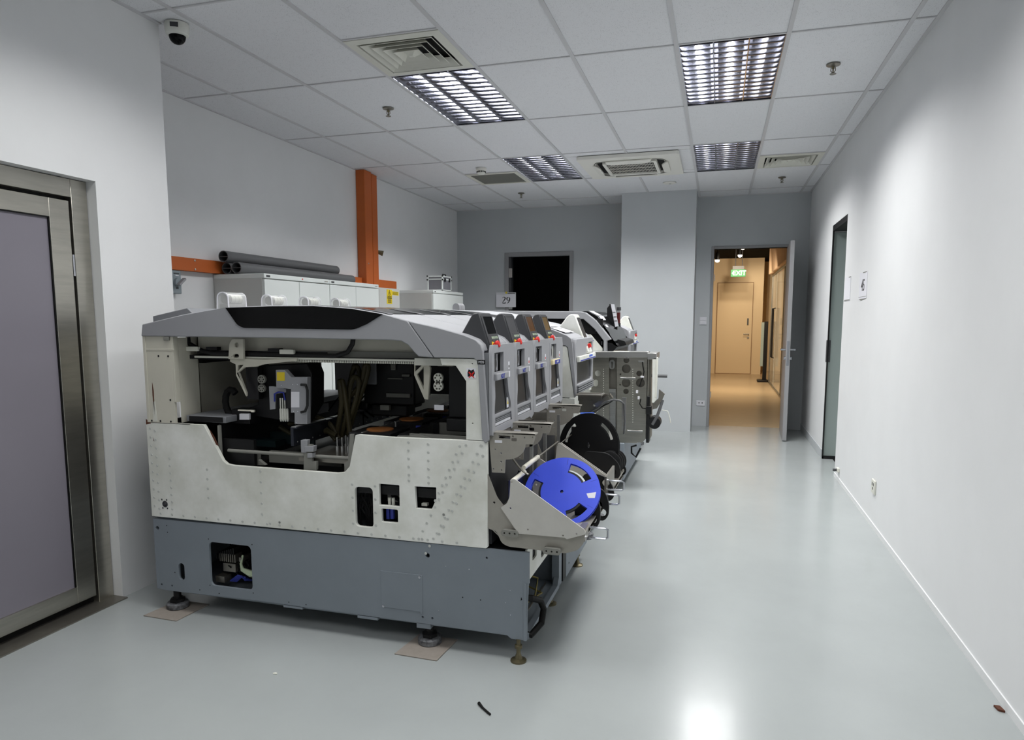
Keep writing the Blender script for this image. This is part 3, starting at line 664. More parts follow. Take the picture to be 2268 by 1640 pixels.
holes = [rrect(-2.595, -2.362, .158, .372, .022), rrect(-2.778, -2.743, .165, .25, .0175), circ(-2.889, .413, .010, 14), circ(-1.478, .414, .0105, 14), circ(-1.212, .43, .005, 10),
         circ(-1.505, .137, .005, 10), circ(-1.46, .137, .005, 10), circ(-2.883, .13, .005, 10), circ(-2.822, .131, .005, 10)]
MB().prism(out, 'y', Y0, Y0 + .012, holes).build('side_plate', grey_p, ba)
MB().prism([(-1.70, .16), (-1.515, .16), (-1.515, .15), (-1.503, .15), (-1.503, .325), (-1.70, .325)], 'y', Y0 - .0025, Y0).build('access_cover', grey_p, ba, bevel=.001)
sb = MB()
for x, z in ((-1.515, .315), (-1.69, .165)): sb.lathe([(.006, -.005), (.005, -.0055), (.001, -.006)], (x, Y0, z), 'y', 10)
for x, z in ((-1.395, .375), (-1.29, .372), (-1.432, .27), (-1.11, .30), (-1.13, .245), (-1.43, .175), (-1.11, .195)): sb.lathe([(.0025, -.001), (.001, -.002)], (x, Y0, z), 'y', 8)
sb.build('screw', chrome, ba)
sb = MB()
for x, z in ((-2.832, .43), (-2.83, .397), (-2.595, .385), (-2.355, .38), (-2.6, .158), (-2.36, .147), (-2.66, .128), (-2.55, .123), (-2.8, .2), (-1.32, .247), (-1.24, .245), (-2.17, .125), (-2.08, .124)): sb.lathe([(.003, -.0006), (.001, -.0008)], (x, Y0, z), 'y', 8)
sb.build('drilled_hole', black_m, ba)
YB = -.955                                                # far end of the first base
fr = MB().box(-2.90, -1.05, Y0 + .02, YB - .01, .095, .112).box(-2.91, -2.9, Y0 + .012, YB, .1, .46).box(-2.9, -1.06, YB - .012, YB, .1, .46)
fr.prism([(-1.04, .338), (-1.04, .093), (-1.052, .093), (-1.052, .338)], 'y', Y0 - .004, Y0 + .016)
fr.box(-1.062, -1.035, Y0 + .012, YB - .05, .093, .118).box(-1.07, -1.035, YB - .06, YB, .10, .46).box(-2.9, -1.12, Y0 + .02, YB - .01, .452, .462)
fr.prism([(YB - .062, .118), (YB - .09, .118), (YB - .062, .15)], 'x', -1.06, -1.035)
fr.build('frame', grey_p, ba, smooth=False)
MB().box(-1.9, -1.12, Y0 + .05, Y0 + .09, .113, .12).box(-1.105, -1.10, Y0 + .012, YB - .06, .093, .118).build('floor_rail', steel_d, ba)
MB().prism([(Y0 + .016, .335), (YB - .2, .335), (YB - .2, .475), (Y0 + .016, .475)], 'x', -1.05, -1.042, [rrect(Y0 + .10, Y0 + .17, .40, .455, .006), rrect(Y0 + .25, Y0 + .36, .36, .45, .01)]).build('socket_plate', white_p, ba)
MB().box(-1.06, -1.052, Y0 + .09, Y0 + .38, .35, .465).build('socket_block', black_p, ba)
MB().box(-1.12, -1.05, Y0 + .03, YB - .05, .463, .482).box(-1.3, -1.1, Y0 + .03, YB - .03, .455, .47).build('top_bar', black_m, ba)
tb = MB().tube([(-1.07, Y0 + .01, .27), (-1.03, Y0 + .03, .265), (-1.005, Y0 + .09, .235), (-.995, Y0 + .11, .19), (-1.0, Y0 + .09, .135), (-1.03, Y0 + .03, .105), (-1.08, Y0 + .03, .115)], .014, 10)
tb.build('power_cable', rubber, ba)
tb = MB()
tb.tube([(-1.3, Y0 + .12, .125), (-1.15, Y0 + .2, .13), (-1.09, Y0 + .33, .15), (-1.1, Y0 + .42, .2), (-1.2, Y0 + .35, .25), (-1.35, Y0 + .3, .22)], .005, 6)
tb.tube([(-1.3, Y0 + .2, .12), (-1.12, Y0 + .3, .125), (-1.08, Y0 + .42, .13), (-1.2, Y0 + .45, .16)], .004, 6)
tb.build('yellow_wiring', mat('olive_wire', rgb(128, 116, 60), .5), ba)
MB().cyl((-1.35, Y0 + .1, .2), (-1.1, Y0 + .12, .22), .055).build('motor', black_p, ba)
# what shows through the cut-out: boards and looms
kb = MB().box(-2.66, -2.30, Y0 + .25, Y0 + .27, .12, .45)
for i in range(9): kb.box(-2.6 + i * .012, -2.594 + i * .012, Y0 + .05, Y0 + .2, .27 + i * .004, .30 + i * .004)
kb.build('circuit_rack', black_m, ba)
kb = MB().box(-2.57, -2.50, Y0 + .06, Y0 + .13, .21, .25).box(-2.6, -2.55, Y0 + .04, Y0 + .09, .16, .19).box(-2.47, -2.455, Y0 + .05, Y0 + .12, .27, .29)
for i in range(8): kb.box(-2.58 + i * .012, -2.575 + i * .012, Y0 + .05, Y0 + .1, .262, .30)
kb.build('connector_block', steel_d, ba)
kb = MB(); random.seed(3)
for i in range(16):
    x, z = random.uniform(-2.57, -2.39), random.uniform(.16, .22)
    kb.tube([(x, Y0 + .12, z), (x + random.uniform(-.05, .05), Y0 + .05 + random.uniform(0, .04), z + .05), (x + random.uniform(-.09, .09), Y0 + .09, z + random.uniform(-.02, .1)), (x + random.uniform(-.12, .12), Y0 + .2, z + random.uniform(0, .15))], .004, 6)
kb.build('wiring_loom', rubber, ba)
kb = MB()
for i in range(4): kb.tube([(-2.53 + i * .01, Y0 + .06, .165), (-2.48 + i * .008, Y0 + .05, .2), (-2.45, Y0 + .06, .19 - i * .004), (-2.46 + i * .01, Y0 + .1, .165)], .005, 6)
kb.build('blue_wiring', blue_ink, ba)
kb = MB().tube([(-2.455, Y0 + .06, .30), (-2.46, Y0 + .05, .26), (-2.45, Y0 + .045, .235), (-2.40, Y0 + .04, .222), (-2.365, Y0 + .04, .215)], [.005, .006, .01, .016, .01], 8)
kb.build('pale_ribbon', mat('pale_green_tape', rgb(176, 190, 160), .5), ba)
MB().box(-1.84, -1.6, Y0 + .05, Y0 + .5, .085, .093).box(-2.2, -2.1, Y0 + .0, Y0 + .1, .098, .108).box(-1.82, -1.72, Y0, Y0 + .1, .094, .106).box(-1.535, -1.47, Y0 + .002, Y0 + .1, .085, .106).build('jacking_lug', grey_p, ba)
heavy_foot(ba, -2.835, Y0 + .045); heavy_foot(ba, -1.492, Y0 + .045)
thin_foot(ba, -1.075, Y0 + .0, .094); thin_foot(ba, -1.085, YB - .04, .094)
for x, y, lb, dx in ((-2.80, -1.59, 'square brown floor board under the left machine foot', 0), (-1.475, -1.6, 'square brown floor board under the right machine foot', 0)):
    tag(MB().prism([(x - .12, y - .095), (x + .075, y - .1), (x + .09, y + .105), (x - .095, y + .105)], 'z', 0.001, .0045).build('floor_board', card), lb, 'board', 'boards under the machine feet')
bb = thing('base_cabinet', 'second blue grey machine base with a closed grey end panel', 'machine base', (-2, -.6, 0))
MB().box(-2.91, -1.05, YB + .012, -.275, .1, .46).build('cabinet', grey_p, bb, bevel=.003)
MB().box(-1.05, -1.03, YB + .09, -.28, .095, .46).build('end_panel', grey_p, bb, bevel=.003)
MB().box(-1.05, -1.032, YB + .02, YB + .085, .10, .46).build('dark_strip', black_m, bb)  # dark strip next to the grey end panel
sb = MB()
for y, z in ((-.80, .41), (-.80, .15), (-.40, .15), (-.40, .41), (-.62, .2)): sb.lathe([(.006, 0), (.002, .002)], (-1.03, y, z), 'x', 10)
sb.build('screw', black_m, bb)
thin_foot(bb, -1.06, -.42, .1); thin_foot(bb, -2.8, -.42, .1)

# ------------------------------------------------------------------ the four modules
HOOD = [(-2.905, 1.337), (-2.895, 1.392), (-2.66, 1.437), (-2.43, 1.467), (-2.2, 1.4745), (-1.98, 1.474), (-1.8, 1.461), (-1.654, 1.437), (-1.546, 1.408), (-1.42, 1.383), (-1.299, 1.352), (-1.25, 1.333), (-1.228, 1.312), (-1.219, 1.285), (-1.196, .927)]
def offset_in(p, d):
    out = []
    for i, a in enumerate(p):
        t = (Vector(p[min(i + 1, len(p) - 1)]) - Vector(p[max(i - 1, 0)])).normalized(); out.append((a[0] + t.y * d, a[1] - t.x * d))
    return out
def strip(idx0, idx1, y0, y1, d=.014, lift=0.0):
    pts = HOOD[idx0:idx1 + 1]
    if lift: pts = offset_in(pts, -lift)
    return MB().prism(pts + offset_in(pts, d)[::-1], 'y', y0, y1)
def dome(t, xc, y0, z0):
    """clear round-topped cover with a row of white rollers in it, its arched end towards the camera"""
    L, r, h = .125, .031, .09
    prof = [(-r - .003, 0), (-r, h - r * .9)] + [(r * math.cos(a), h - r * .9 + r * .9 * math.sin(a)) for a in [PI - PI * i / 10 for i in range(1, 10)]] + [(r, h - r * .9), (r + .003, 0)]
    def sc_(k, d=0): return [(xc + a * k, z0 + max(b - d, 0)) for a, b in prof]
    c = MB().prism(sc_(1) + sc_(.93, .002)[::-1], 'y', y0, y0 + L)
    c.prism(sc_(1), 'y', y0, y0 + .002).prism(sc_(1), 'y', y0 + L - .002, y0 + L)
    c.build('clear_cover', acryl, t)
    e = MB()
    for ya in (y0 - .003, y0 + L - .001): e.prism(sc_(1.03, -.001) + sc_(.88, .003)[::-1], 'y', ya, ya + .004)
    e.build('cover_rim', paper, t)
    for k in range(4): MB().cyl((xc, y0 + .012 + k * .026, z0 + .058), (xc, y0 + .036 + k * .026, z0 + .058), .022, n=18).build('roller', vent_c if k else grille_m, t)
    MB().box(xc - .028, xc + .028, y0 + .01, y0 + L - .01, z0 - .01, z0 + .034).build('roller_tray', grille_m, t)
def control_panel(t, ym0, body, scr, w_=.15):
    prof = [(-1.345, 1.338), (-1.288, 1.432), (-1.278, 1.439), (-1.262, 1.441), (-1.256, 1.437), (-1.203, 1.274), (-1.206, 1.266), (-1.235, 1.262), (-1.25, 1.30)]
    p = MB().prism(prof, 'y', ym0, ym0 + w_).build('control_panel', body, t, bevel=.005)
    T = Vector((-1.2555, ym0, 1.4355)); D = Vector((.053, 0, -.163)); L = D.length; D = D / L; N = Vector((D.z * -1, 0, D.x)); N = N if N.x > 0 else -N
    M = Matrix(((0, D.x, N.x, T.x), (1, 0, 0, T.y), (0, D.z, N.z, T.z), (0, 0, 0, 1)))   # local x across, y down, z out
    rim = MB().prism(rrect(.004, w_ - .004, .004, L - .012, .006), 'z', 0, .004, [rrect(.022, w_ - .014, .012, .088, .003)]); rim.xf(M); rim.build('bezel', body, p, bevel=.001)
    s = MB().box(.02, w_ - .012, .010, .09, .0004, .0022); s.xf(M); s.build('screen', scr, p)
    k = MB()
    for a in (.052, .062, .072, .084, .098, .112, .124): k.box(a, a + .005, .099, .109, .004, .0052)
    k.xf(M); k.build('key', warn_g, p)
    k = MB().box(.03, .125, .0925, .0945, .004, .0048)
    for a, b in ((.086, .123), (.098, .118), (.098, .130), (.110, .123), (.048, .118)): k.lathe([(.005, .004), (.004, .007), (.001, .007)], (a, b, 0), n=8)
    k.xf(M); k.build('pad', dark_p, p)
    k = MB().lathe([(.018, .004), (.018, .005), (.012, .005)], (.046, .137, 0), n=18); k.xf(M); k.build('button_collar', yellow, p)
    k = MB().lathe([(.009, .004), (.009, .012), (.0145, .017), (.0155, .025), (.013, .030), (.001, .031)], (.046, .137, 0), n=20); k.xf(M); k.build('emergency_button', red_p, p)
    k = MB().box(.112, .136, .148, .156, .004, .005); k.xf(M); k.build('maker_plate', blue_h, p)
    return p
def front_frame(t, y0, ww, body):
    o = [(y0 + .003, .945), (y0 + .05, .93), (y0 + .07, .943), (y0 + ww - .07, .943), (y0 + ww - .05, .93), (y0 + ww - .003, .945), (y0 + ww - .003, 1.27), (y0 + ww - .02, 1.31), (y0 + .02, 1.31), (y0 + .003, 1.27)]
    slot = [(y0 + .035, 1.278), (y0 + .16, 1.278), (y0 + .16, 1.197), (y0 + .035, 1.197)]
    win = soften([(y0 + .04, 1.165), (y0 + .215, 1.165), (y0 + .232, 1.10), (y0 + .268, 1.05), (y0 + .272, 1.022), (y0 + .036, 1.022), (y0 + .036, 1.05), (y0 + .046, 1.10)], .012)
    ven = [(y0 + .04, 1.012), (y0 + .272, 1.012), (y0 + .285, .972), (y0 + .045, .972)]
    return MB().prism(o, 'x', -1.202, -1.186, [slot, win, ven]).build('front_frame', body, t, bevel=.003)
def module(i, label):
    y0 = Y0 + PW * i; g = .006; y1 = y0 + PW - g
    t = thing('placement_module', label, 'machine module', (-2, y0 + PW / 2, .46), 'four silver placement modules side by side')
    strip(0, 3, y0, y1).build('rear_hood', silver, t)
    strip(3, 7, y0 + .012, y1 - .004, .01, .001).build('roof_window', black_g, t)
    strip(7, 13, y0, y1).build('front_hood', silver, t, bevel=.0065, seg=3)
    MB().prism([(-1.80, 1.4625), (-1.668, 1.4435), (-1.640, 1.4365), (-1.645, 1.428), (-1.80, 1.452)], 'y', y0 + .006, y0 + .05).build('hood_step', dark_p, t)
    MB().prism([(-2.90, 1.40), (-2.90, 1.43), (-2.70, 1.468), (-2.655, 1.43)], 'y', y0 + .06, y1).build('rear_cover', silver_d, t, bevel=.003)
    front_frame(t, y0, PW, silver)
    MB().box(-1.21, -1.199, y0 + .025, y0 + .285, 1.016, 1.17).build('door_window', dark_glass, t)
    MB().box(-1.24, -1.2, y0 + .004, y1 - .002, .945, .966).box(-1.24, -1.2, y0 + .003, y0 + .012, .95, 1.28).box(-1.24, -1.2, y1 - .01, y1, .95, 1.28).build('side_cheek', silver_d, t, smooth=False)
    MB().prism([(y0 + .195, 1.166), (y0 + .214, 1.166), (y0 + .231, 1.10), (y0 + .267, 1.05), (y0 + .27, 1.024), (y0 + .235, 1.024), (y0 + .225, 1.07)], 'x', -1.199, -1.196).build('window_side_shade', dark_p, t)  # dark strip stands in for the shaded side wall of the window recess
    sl = MB().box(-1.225, -1.218, y0 + .03, y0 + .165, 1.19, 1.285).build('slot_back', dark_p, t)
    MB().cyl((-1.218, y0 + .075, 1.232), (-1.196, y0 + .075, 1.232), .022).build('knob', black_p, sl)
    MB().box(-1.218, -1.205, y0 + .115, y0 + .138, 1.2, 1.275).build('slot_plate', silver, sl)
    hb = MB().box(-1.188, -1.172, y0 + .028, y0 + .195, 1.166, 1.194).build('handle_bar', silver if i < 3 else mat('ivory_handle', rgb(226, 212, 170), .45), t, bevel=.004)
    if i < 3: text('NXT', .026, blue_ink, 'marker_lettering', hb, face_pos_x(-1.1715, y0 + .105, 1.179), bold=.0004)
    else:
        MB().box(-1.172, -1.1705, y0 + .07, y0 + .19, 1.168, 1.19).build('blue_label', blue_ink, hb)
        text('NXT-II', .016, paper, 'label_lettering', hb, face_pos_x(-1.170, y0 + .13, 1.179))
    v = MB()
    for k in range(5): v.box(-1.21, -1.194 + .001 * k, y0 + .03, y0 + .29, .975 + k * .0075, .980 + k * .0075)
    v.box(-1.21, -1.2, y0 + .03, y0 + .29, .968, 1.016); v.build('vent_panel', silver_d, t)
    v = MB()
    for k in range(22): v.box(-1.194, -1.1885, y0 + .055 + k * .0098, y0 + .0605 + k * .0098, .976, .984)
    v.build('brush_strip', paper, t)
    control_panel(t, y0 + .05, dark_p, (black_g, dark_p, brown_s, tan_s)[i])
    st = MB().box(-1.186, -1.1848, y0 + .225, y0 + .243, 1.20, 1.232).box(-1.186, -1.1848, y0 + .228, y0 + .25, 1.165, 1.19).build('sticker', paper, t)
    MB().box(-1.1849, -1.1843, y0 + .229, y0 + .24, 1.206, 1.217).build('sticker_mark', red_p if i else black_p, st)
    if i in (0, 3):
        ws = MB().box(-1.196, -1.1945, y0 + .235, y0 + .26, 1.03, 1.075).build('warning_label', paper, t)
        MB().prism([(y0 + .2475, 1.065), (y0 + .257, 1.045), (y0 + .238, 1.045)], 'x', -1.1945, -1.194).build('warning_triangle', yellow, ws)
    dome(t, -2.548, y0 + .12, 1.452)
    MB().box(-2.60, -2.50, y0 + .11, y0 + .26, 1.40, 1.456).build('roller_base', silver_d, t)
    return t
mods = [module(0, 'nearest silver machine module with its open white side towards the camera'), module(1, 'second silver machine module from the camera, black screen'),
        module(2, 'third silver machine module, with an orange brown screen'), module(3, 'farthest silver machine module in the row, with a cream handle')]
m0 = mods[0]
# near end of the first module: silver end cap with smoked window
low = [(-2.905, 1.337), (-2.118, 1.333), (-1.62, 1.328), (-1.575, 1.324), (-1.545, 1.308), (-1.52, 1.28), (-1.50, 1.262), (-1.434, 1.258)]
cap = HOOD[:9] + low[::-1][:-1]
winp = soften([(-2.428, 1.4655), (-2.33, 1.468), (-2.2, 1.4715), (-1.98, 1.471), (-1.8, 1.4585), (-1.656, 1.4355), (-1.73, 1.395), (-1.79, 1.371), (-2.34, 1.377), (-2.37, 1.39)], .025, idx=(7, 8, 9))
MB().prism(HOOD[:4] + HOOD[3:9] + low[::-1][:-1], 'y', Y0 - .012, Y0 + .006).build('end_cap', silver, m0, bevel=.004)
MB().prism(winp, 'y', Y0 - .0155, Y0 - .012).build('end_window', black_g, m0, bevel=.001)
MB().prism([(-1.543, 1.407)] + HOOD[9:15] + [(-1.212, .912), (-1.226, .93), (-1.243, 1.245), (-1.258, 1.258), (-1.431, 1.258)], 'y', Y0 - .012, Y0 + .004).build('front_side_cover', silver, m0, bevel=.004)
MB().box(-1.2135, -1.2125, Y0 - .0125, Y0 - .012, 1.236, 1.25).build('model_plate', black_p, m0)
text('M3S', .014, paper, 'model_lettering', m0, face_neg_y(-1.2265, Y0 - .0128, 1.243))
MB().box(-1.243, -1.21, Y0 - .0125, Y0 - .0119, 1.234, 1.252).build('model_plate', black_p, m0)
post = [(-1.408, 1.255), (-1.247, 1.255), (-1.238, 1.2), (-1.214, .924), (-1.297, .924), (-1.295, 1.164), (-1.339, 1.226), (-1.399, 1.228)]
MB().prism(post, 'y', Y0 - .004, Y0 + .03, [circ(-1.268, 1.236, .003, 8), circ(-1.268, .992, .003, 8)]).build('side_post', white_p, m0, bevel=.002)
sk = MB().prism(rrect(-1.293, -1.252, 1.176, 1.218, .004), 'y', Y0 - .0052, Y0 - .004).build('sticker', paper, m0)
MB().prism([(-1.288, 1.2), (-1.283, 1.213), (-1.272, 1.208), (-1.262, 1.214), (-1.256, 1.198), (-1.262, 1.184), (-1.275, 1.186), (-1.287, 1.182)], 'y', Y0 - .0056, Y0 - .0052).build('sticker_print', black_p, sk)
MB().prism([(-1.284, 1.179), (-1.279, 1.179), (-1.258, 1.2), (-1.262, 1.204)], 'y', Y0 - .0061, Y0 - .0056).prism([(-1.258, 1.179), (-1.263, 1.179), (-1.284, 1.2), (-1.28, 1.204)], 'y', Y0 - .0061, Y0 - .0056).build('sticker_cross', red_p, sk)
panel = [(-2.914, .928), (-2.586, .93), (-2.525, .83), (-2.49, .768), (-2.468, .752), (-2.43, .748), (-1.90, .746), (-1.862, .752), (-1.836, .78), (-1.804, .918), (-1.79, .922), (-1.62, .918), (-1.30, .921), (-1.206, .921), (-1.206, .478), (-1.214, .471), (-2.914, .471)]
ph = [rrect(-1.814, -1.728, .515, .692, .018), rrect(-1.698, -1.602, .618, .712, .004), rrect(-1.688, -1.611, .545, .604, .006), [(-1.53, .712), (-1.433, .714), (-1.433, .664), (-1.455, .617), (-1.526, .617)]]
MB().prism(panel, 'y', Y0 - .004, Y0 + .014, ph).build('side_panel', white_p, m0, bevel=.0015)
# rivets, pattern measured off the panel
rv = []
for z in (.90, .865, .83, .795, .76, .735): rv += [(-1.556, z), (-1.466, z - .004)]
for k in range(8): rv.append((-1.325 - .016 * k, .895 - .034 * k)); rv.append((-1.298 - .0175 * k, .90 - .034 * k))
for k in range(15): rv.append((-1.232 - .018 * k, .902 - .035 * k if k < 12 else .9 - .034 * k)); rv.append((-1.225 - .0195 * k, .86 - .0345 * k) if k < 11 else (-1.4, .60))
for k in range(7): rv.append((-1.42 - .019 * k, .665 - .036 * k) if .665 - .036 * k > .48 else (-1.5, .485))
for k in range(4): rv += [(-1.826, .70 - .058 * k), (-1.716, .70 - .058 * k)]
for k in range(10): rv += [(-2.893, .90 - .042 * k), (-2.865, .89 - .042 * k)]
for k in range(8): rv.append((-2.79, .76 - .035 * k))
for k in range(6): rv += [(-2.58, .72 - .045 * k) if k < 4 else (-2.2, .5), (-2.29, .73 - .05 * k) if k < 5 else (-2.25, .49)]
for k in range(24): rv.append((-2.86 + .066 * k, .488 - .0002 * k))
rb = MB()
for x, z in rv: rb.lathe([(.0062, -.0045), (.0055, -.0055), (.0045, -.005), (.004, -.0055), (.001, -.0056)], (x, Y0, z), 'y', 10)
o = rb.build('rivet_pattern', rivet_m, m0); o['kind'] = 'stuff'
sb = MB().lathe([(.016, -.0045), (.015, -.006), (.011, -.006), (.010, -.0045), (.0085, -.0045), (.007, -.007), (.001, -.007)], (-2.831, Y0, .537), 'y', 20)
for x, z in ((-2.848, .558), (-2.82, .558), (-2.845, .517), (-2.818, .517)): sb.prism(rrect(x - .003, x + .003, z - .004, z + .004, .002), 'y', Y0 - .0052, Y0 - .004)
sb.build('lifting_boss', dark_p, m0)
MB().prism([(-2.555, .91), (-2.55, .905), (-2.53, .88), (-2.515, .85), (-2.508, .835), (-2.522, .84), (-2.533, .862), (-2.548, .89)], 'y', Y0 - .0046, Y0 - .004).prism([(-2.914, .945), (-2.895, .935), (-2.885, .925), (-2.914, .918)], 'y', Y0 - .0046, Y0 - .004).prism([(-2.88, .86), (-2.872, .84), (-2.876, .84)], 'y', Y0 - .0046, Y0 - .004).build('chipped_paint', rust, m0)
# rear post and rear wall of the tunnel
rp = MB().box(-2.905, -2.745, Y0 - .002, Y0 + .012, .93, 1.337).box(-2.905, -2.89, Y0 - .005, Y0 - .002, .93, 1.337).box(-2.745, -2.735, Y0 - .002, Y0 + .03, 1.03, 1.337).box(-2.9, -2.73, Y0 - .004, Y0 - .002, 1.27, 1.28)
rp.build('rear_post', cream_p, m0, bevel=.002)
MB().box(-2.78, -2.75, Y0 - .012, Y0 - .002, 1.318, 1.335).box(-2.9, -2.66, Y0 - .004, Y0 + .02, .925, .931).build('clip', grille_m, m0, bevel=.002)
sb = MB()
for x, z in ((-2.82, 1.245), (-2.765, 1.245), (-2.766, 1.04), (-2.88, .938), (-2.83, .938), (-2.77, .938)): sb.lathe([(.005, -.003), (.001, -.004)], (x, Y0 - .001, z), 'y', 8)
sb.build('screw', black_m, m0)
MB().prism([(-2.866, 1.03), (-2.855, 1.03), (-2.848, .935), (-2.874, .935)], 'y', Y0 - .0032, Y0 - .002).build('bare_patch', vent_c, m0)
MB().prism([(-2.866, 1.12), (-2.86, 1.08), (-2.862, .96), (-2.868, 1.06)], 'y', Y0 - .0032, Y0 - .002).build('chipped_paint', rust, m0)

# ------------------------------------------------------------------ inside the open module row
YE = Y0 + 4 * PW                                           # far end of the row
it = m0
MB().box(-2.88, -1.23, Y0 + .02, YE - .01, .66, .70).box(-2.88, -2.86, Y0 + .02, YE - .01, .47, .93).box(-1.25, -1.235, Y0 + .03, YE - .01, .47, .93).build('floor_tray', black_m, it, smooth=False)
MB().box(-2.80, -2.79, Y0 + .16, YE - .12, .93, 1.33).box(-2.74, -2.735, Y0 + .03, Y0 + .16, .93, 1.33).box(-2.80, -2.735, Y0 + .155, Y0 + .16, .93, 1.33).build('rear_wall', cream_p, it, smooth=False)
MB().box(-2.79, -2.775, YE - .13, YE - .02, .9, 1.34).box(-2.785, -2.76, Y0 + .22, Y0 + .42, 1.2, 1.30).box(-2.785, -2.76, Y0 + .62, Y0 + .8, 1.22, 1.30).build('wall_recess', black_m, it, smooth=False)
MB().prism([(-.95, 1.26), (-.86, 1.26), (-.86, 1.12), (-.885, 1.12), (-.90, .93), (-.92, .93), (-.935, 1.12), (-.95, 1.12)], 'x', -2.788, -2.76).build('wall_channel', grille_m, it, smooth=False)
b_ = MB().box(-2.71, -1.45, Y0 + .13, Y0 + .20, 1.262, 1.335).box(-2.71, -1.40, Y0 + .20, YE - .02, 1.30, 1.335)
for k in range(1, 4): b_.box(-2.71, -1.45, Y0 + .13 + PW * k, Y0 + .20 + PW * k, 1.262, 1.335)
b_.build('cross_beam', cream_p, it, bevel=.003)
b_ = MB()
for k in range(4): b_.box(-2.3 if not k else -2.6, -1.40, Y0 + .115 + PW * k, Y0 + .14 + PW * k, 1.245, 1.272)
b_.build('beam_plate', grille_m, it)
b_ = MB()
for k in range(4):
    b_.box(-2.74, -1.44, Y0 + .10 + PW * k, Y0 + .16 + PW * k, 1.228, 1.246).box(-2.7, -2.0, Y0 + .11 + PW * k, Y0 + .13 + PW * k, 1.252, 1.268)
b_.tube([(-2.74, Y0 + .1, 1.33), (-2.735, Y0 + .1, 1.30), (-2.66, Y0 + .1, 1.265), (-2.6, Y0 + .1, 1.256), (-1.95, Y0 + .1, 1.252), (-1.89, Y0 + .1, 1.27), (-1.865, Y0 + .1, 1.305), (-1.86, Y0 + .1, 1.33)], .011, 10)
b_.box(-2.30, -2.24, Y0 + .1, Y0 + .14, 1.262, 1.282).box(-2.64, -2.58, Y0 + .1, Y0 + .14, 1.27, 1.285)
b_.build('linear_rail', black_m, it)
b_ = MB()
for k in range(90): b_.box(-2.2 + k * .0085, -2.1955 + k * .0085, Y0 + .098, Y0 + .11, 1.222, 1.232)
b_.cyl((-2.7, Y0 + .095, 1.238), (-1.45, Y0 + .095, 1.238), .005)
b_.build('toothed_strip', vent_c, it)
MB().prism(rrect(*[at(a, 0 + 760, y=Y0 + .09).x for a in (412, 441)], *[at(500, b, y=Y0 + .09).z for b in (779, 769)], .003), 'y', Y0 + .08, Y0 + .095).prism(rrect(*[at(a, 760, y=Y0 + .09).x for a in (621, 652)], *[at(600, b, y=Y0 + .09).z for b in (784, 774)], .003), 'y', Y0 + .08, Y0 + .095).box(-1.55, -1.42, Y0 + .06, Y0 + .14, 1.22, 1.25).build('rail_clamp', vent_c, it)
# rear duct box
MB().prism([(Y0 + .04, .935), (Y0 + .04, .965), (YE - .05, .965), (YE - .05, .935)], 'x', -2.72, -2.50).build('duct_cover', silver_d, it, bevel=.003)
MB().box(-2.70, -2.515, Y0 + .035, Y0 + .041, .938, .962).box(-2.54, -2.53, Y0 + .04, YE - .05, .72, .93).box(-2.53, -2.36, Y0 + .05, Y0 + .07, .70, .86).build('duct_opening', black_m, it, smooth=False)
MB().box(-2.535, -2.525, Y0 + .025, Y0 + .04, .75, .925).build('duct_post', grille_m, it)
# conveyor rails running along the row
cv_ = MB()
for k in range(4):
    ya = Y0 + .04 + k * .325
    cv_.box(-2.155, -2.14, ya, ya + .312, .845, .925).box(-2.155, -2.12, ya, ya + .312, .925, .932)
cv_.build('conveyor_rail', mat('anodised_rail', rgb(44, 47, 56), .3, .5), it, bevel=.001)
cv_ = MB()
for k in range(4):
    ya = Y0 + .04 + k * .325; cv_.box(-2.15, -2.125, ya, ya + .25, .9315, .9345).box(-1.80, -1.79, ya, ya + .312, .87, .925)
    for j in range(5): cv_.lathe([(.004, 0), (.001, .002)], (-2.14, ya + .03 + .062 * j, .86), 'x', 8)
cv_.build('belt_edge', alu, it)
MB().box(-2.155, -2.138, YE - .34, YE - .1, .85, .92).build('cream_guard', cream_p, it)
MB().cyl((-2.50, Y0 + .05, .805), (-1.86, Y0 + .05, .803), .0085).cyl((-1.86, Y0 + .05, .803), (-1.835, Y0 + .05, .803), .016).build('drive_shaft', grille_m, it)
q = xz([(675, 985), (692, 985), (692, 1022), (702, 1022), (702, 1041), (674, 1041)], Y0 + .035)
MB().prism(q, 'y', Y0 + .03, Y0 + .045).prism(xz([(776, 962), (785, 962), (783, 1046), (764, 1046), (764, 1025), (772, 1022)], Y0 + .035), 'y', Y0 + .03, Y0 + .045).build('rail_bracket', grille_m, it)
MB().prism(xz([(667, 975), (682, 975), (680, 1003), (668, 1003)], Y0 + .03), 'y', Y0 + .025, Y0 + .05).prism(xz([(676, 988), (697, 988), (696, 1001), (676, 1001)], Y0 + .03), 'y', Y0 + .022, Y0 + .05).prism(xz([(683, 1004), (694, 1004), (694, 1014), (683, 1014)], Y0 + .03), 'y', Y0 + .02, Y0 + .05).build('cylinder', silver, it, bevel=.002)
MB().box(-2.36, -1.97, Y0 + .16, Y0 + .18, .735, .79).prism(xz([(560, 1003), (575, 1003), (575, 1018), (590, 1030), (556, 1030), (560, 1018)], Y0 + .09), 'y', Y0 + .08, Y0 + .1).build('lower_beam', grille_m, it)
MB().box(-2.45, -2.2, Y0 + .3, Y0 + .31, .80, .86).box(-2.5, -2.35, Y0 + .2, Y0 + .28, .80, .83).build('circuit_board', pcb, it)
p_ = MB()
for x, y in ((-1.955, .1), (-1.93, .1), (-1.905, .11), (-1.945, .16), (-1.92, .18)): p_.cyl((x, Y0 + y, .80), (x, Y0 + y, .845), .007).cyl((x, Y0 + y, .845), (x, Y0 + y, .885), .003)
p_.build('backup_pin', alu, it)
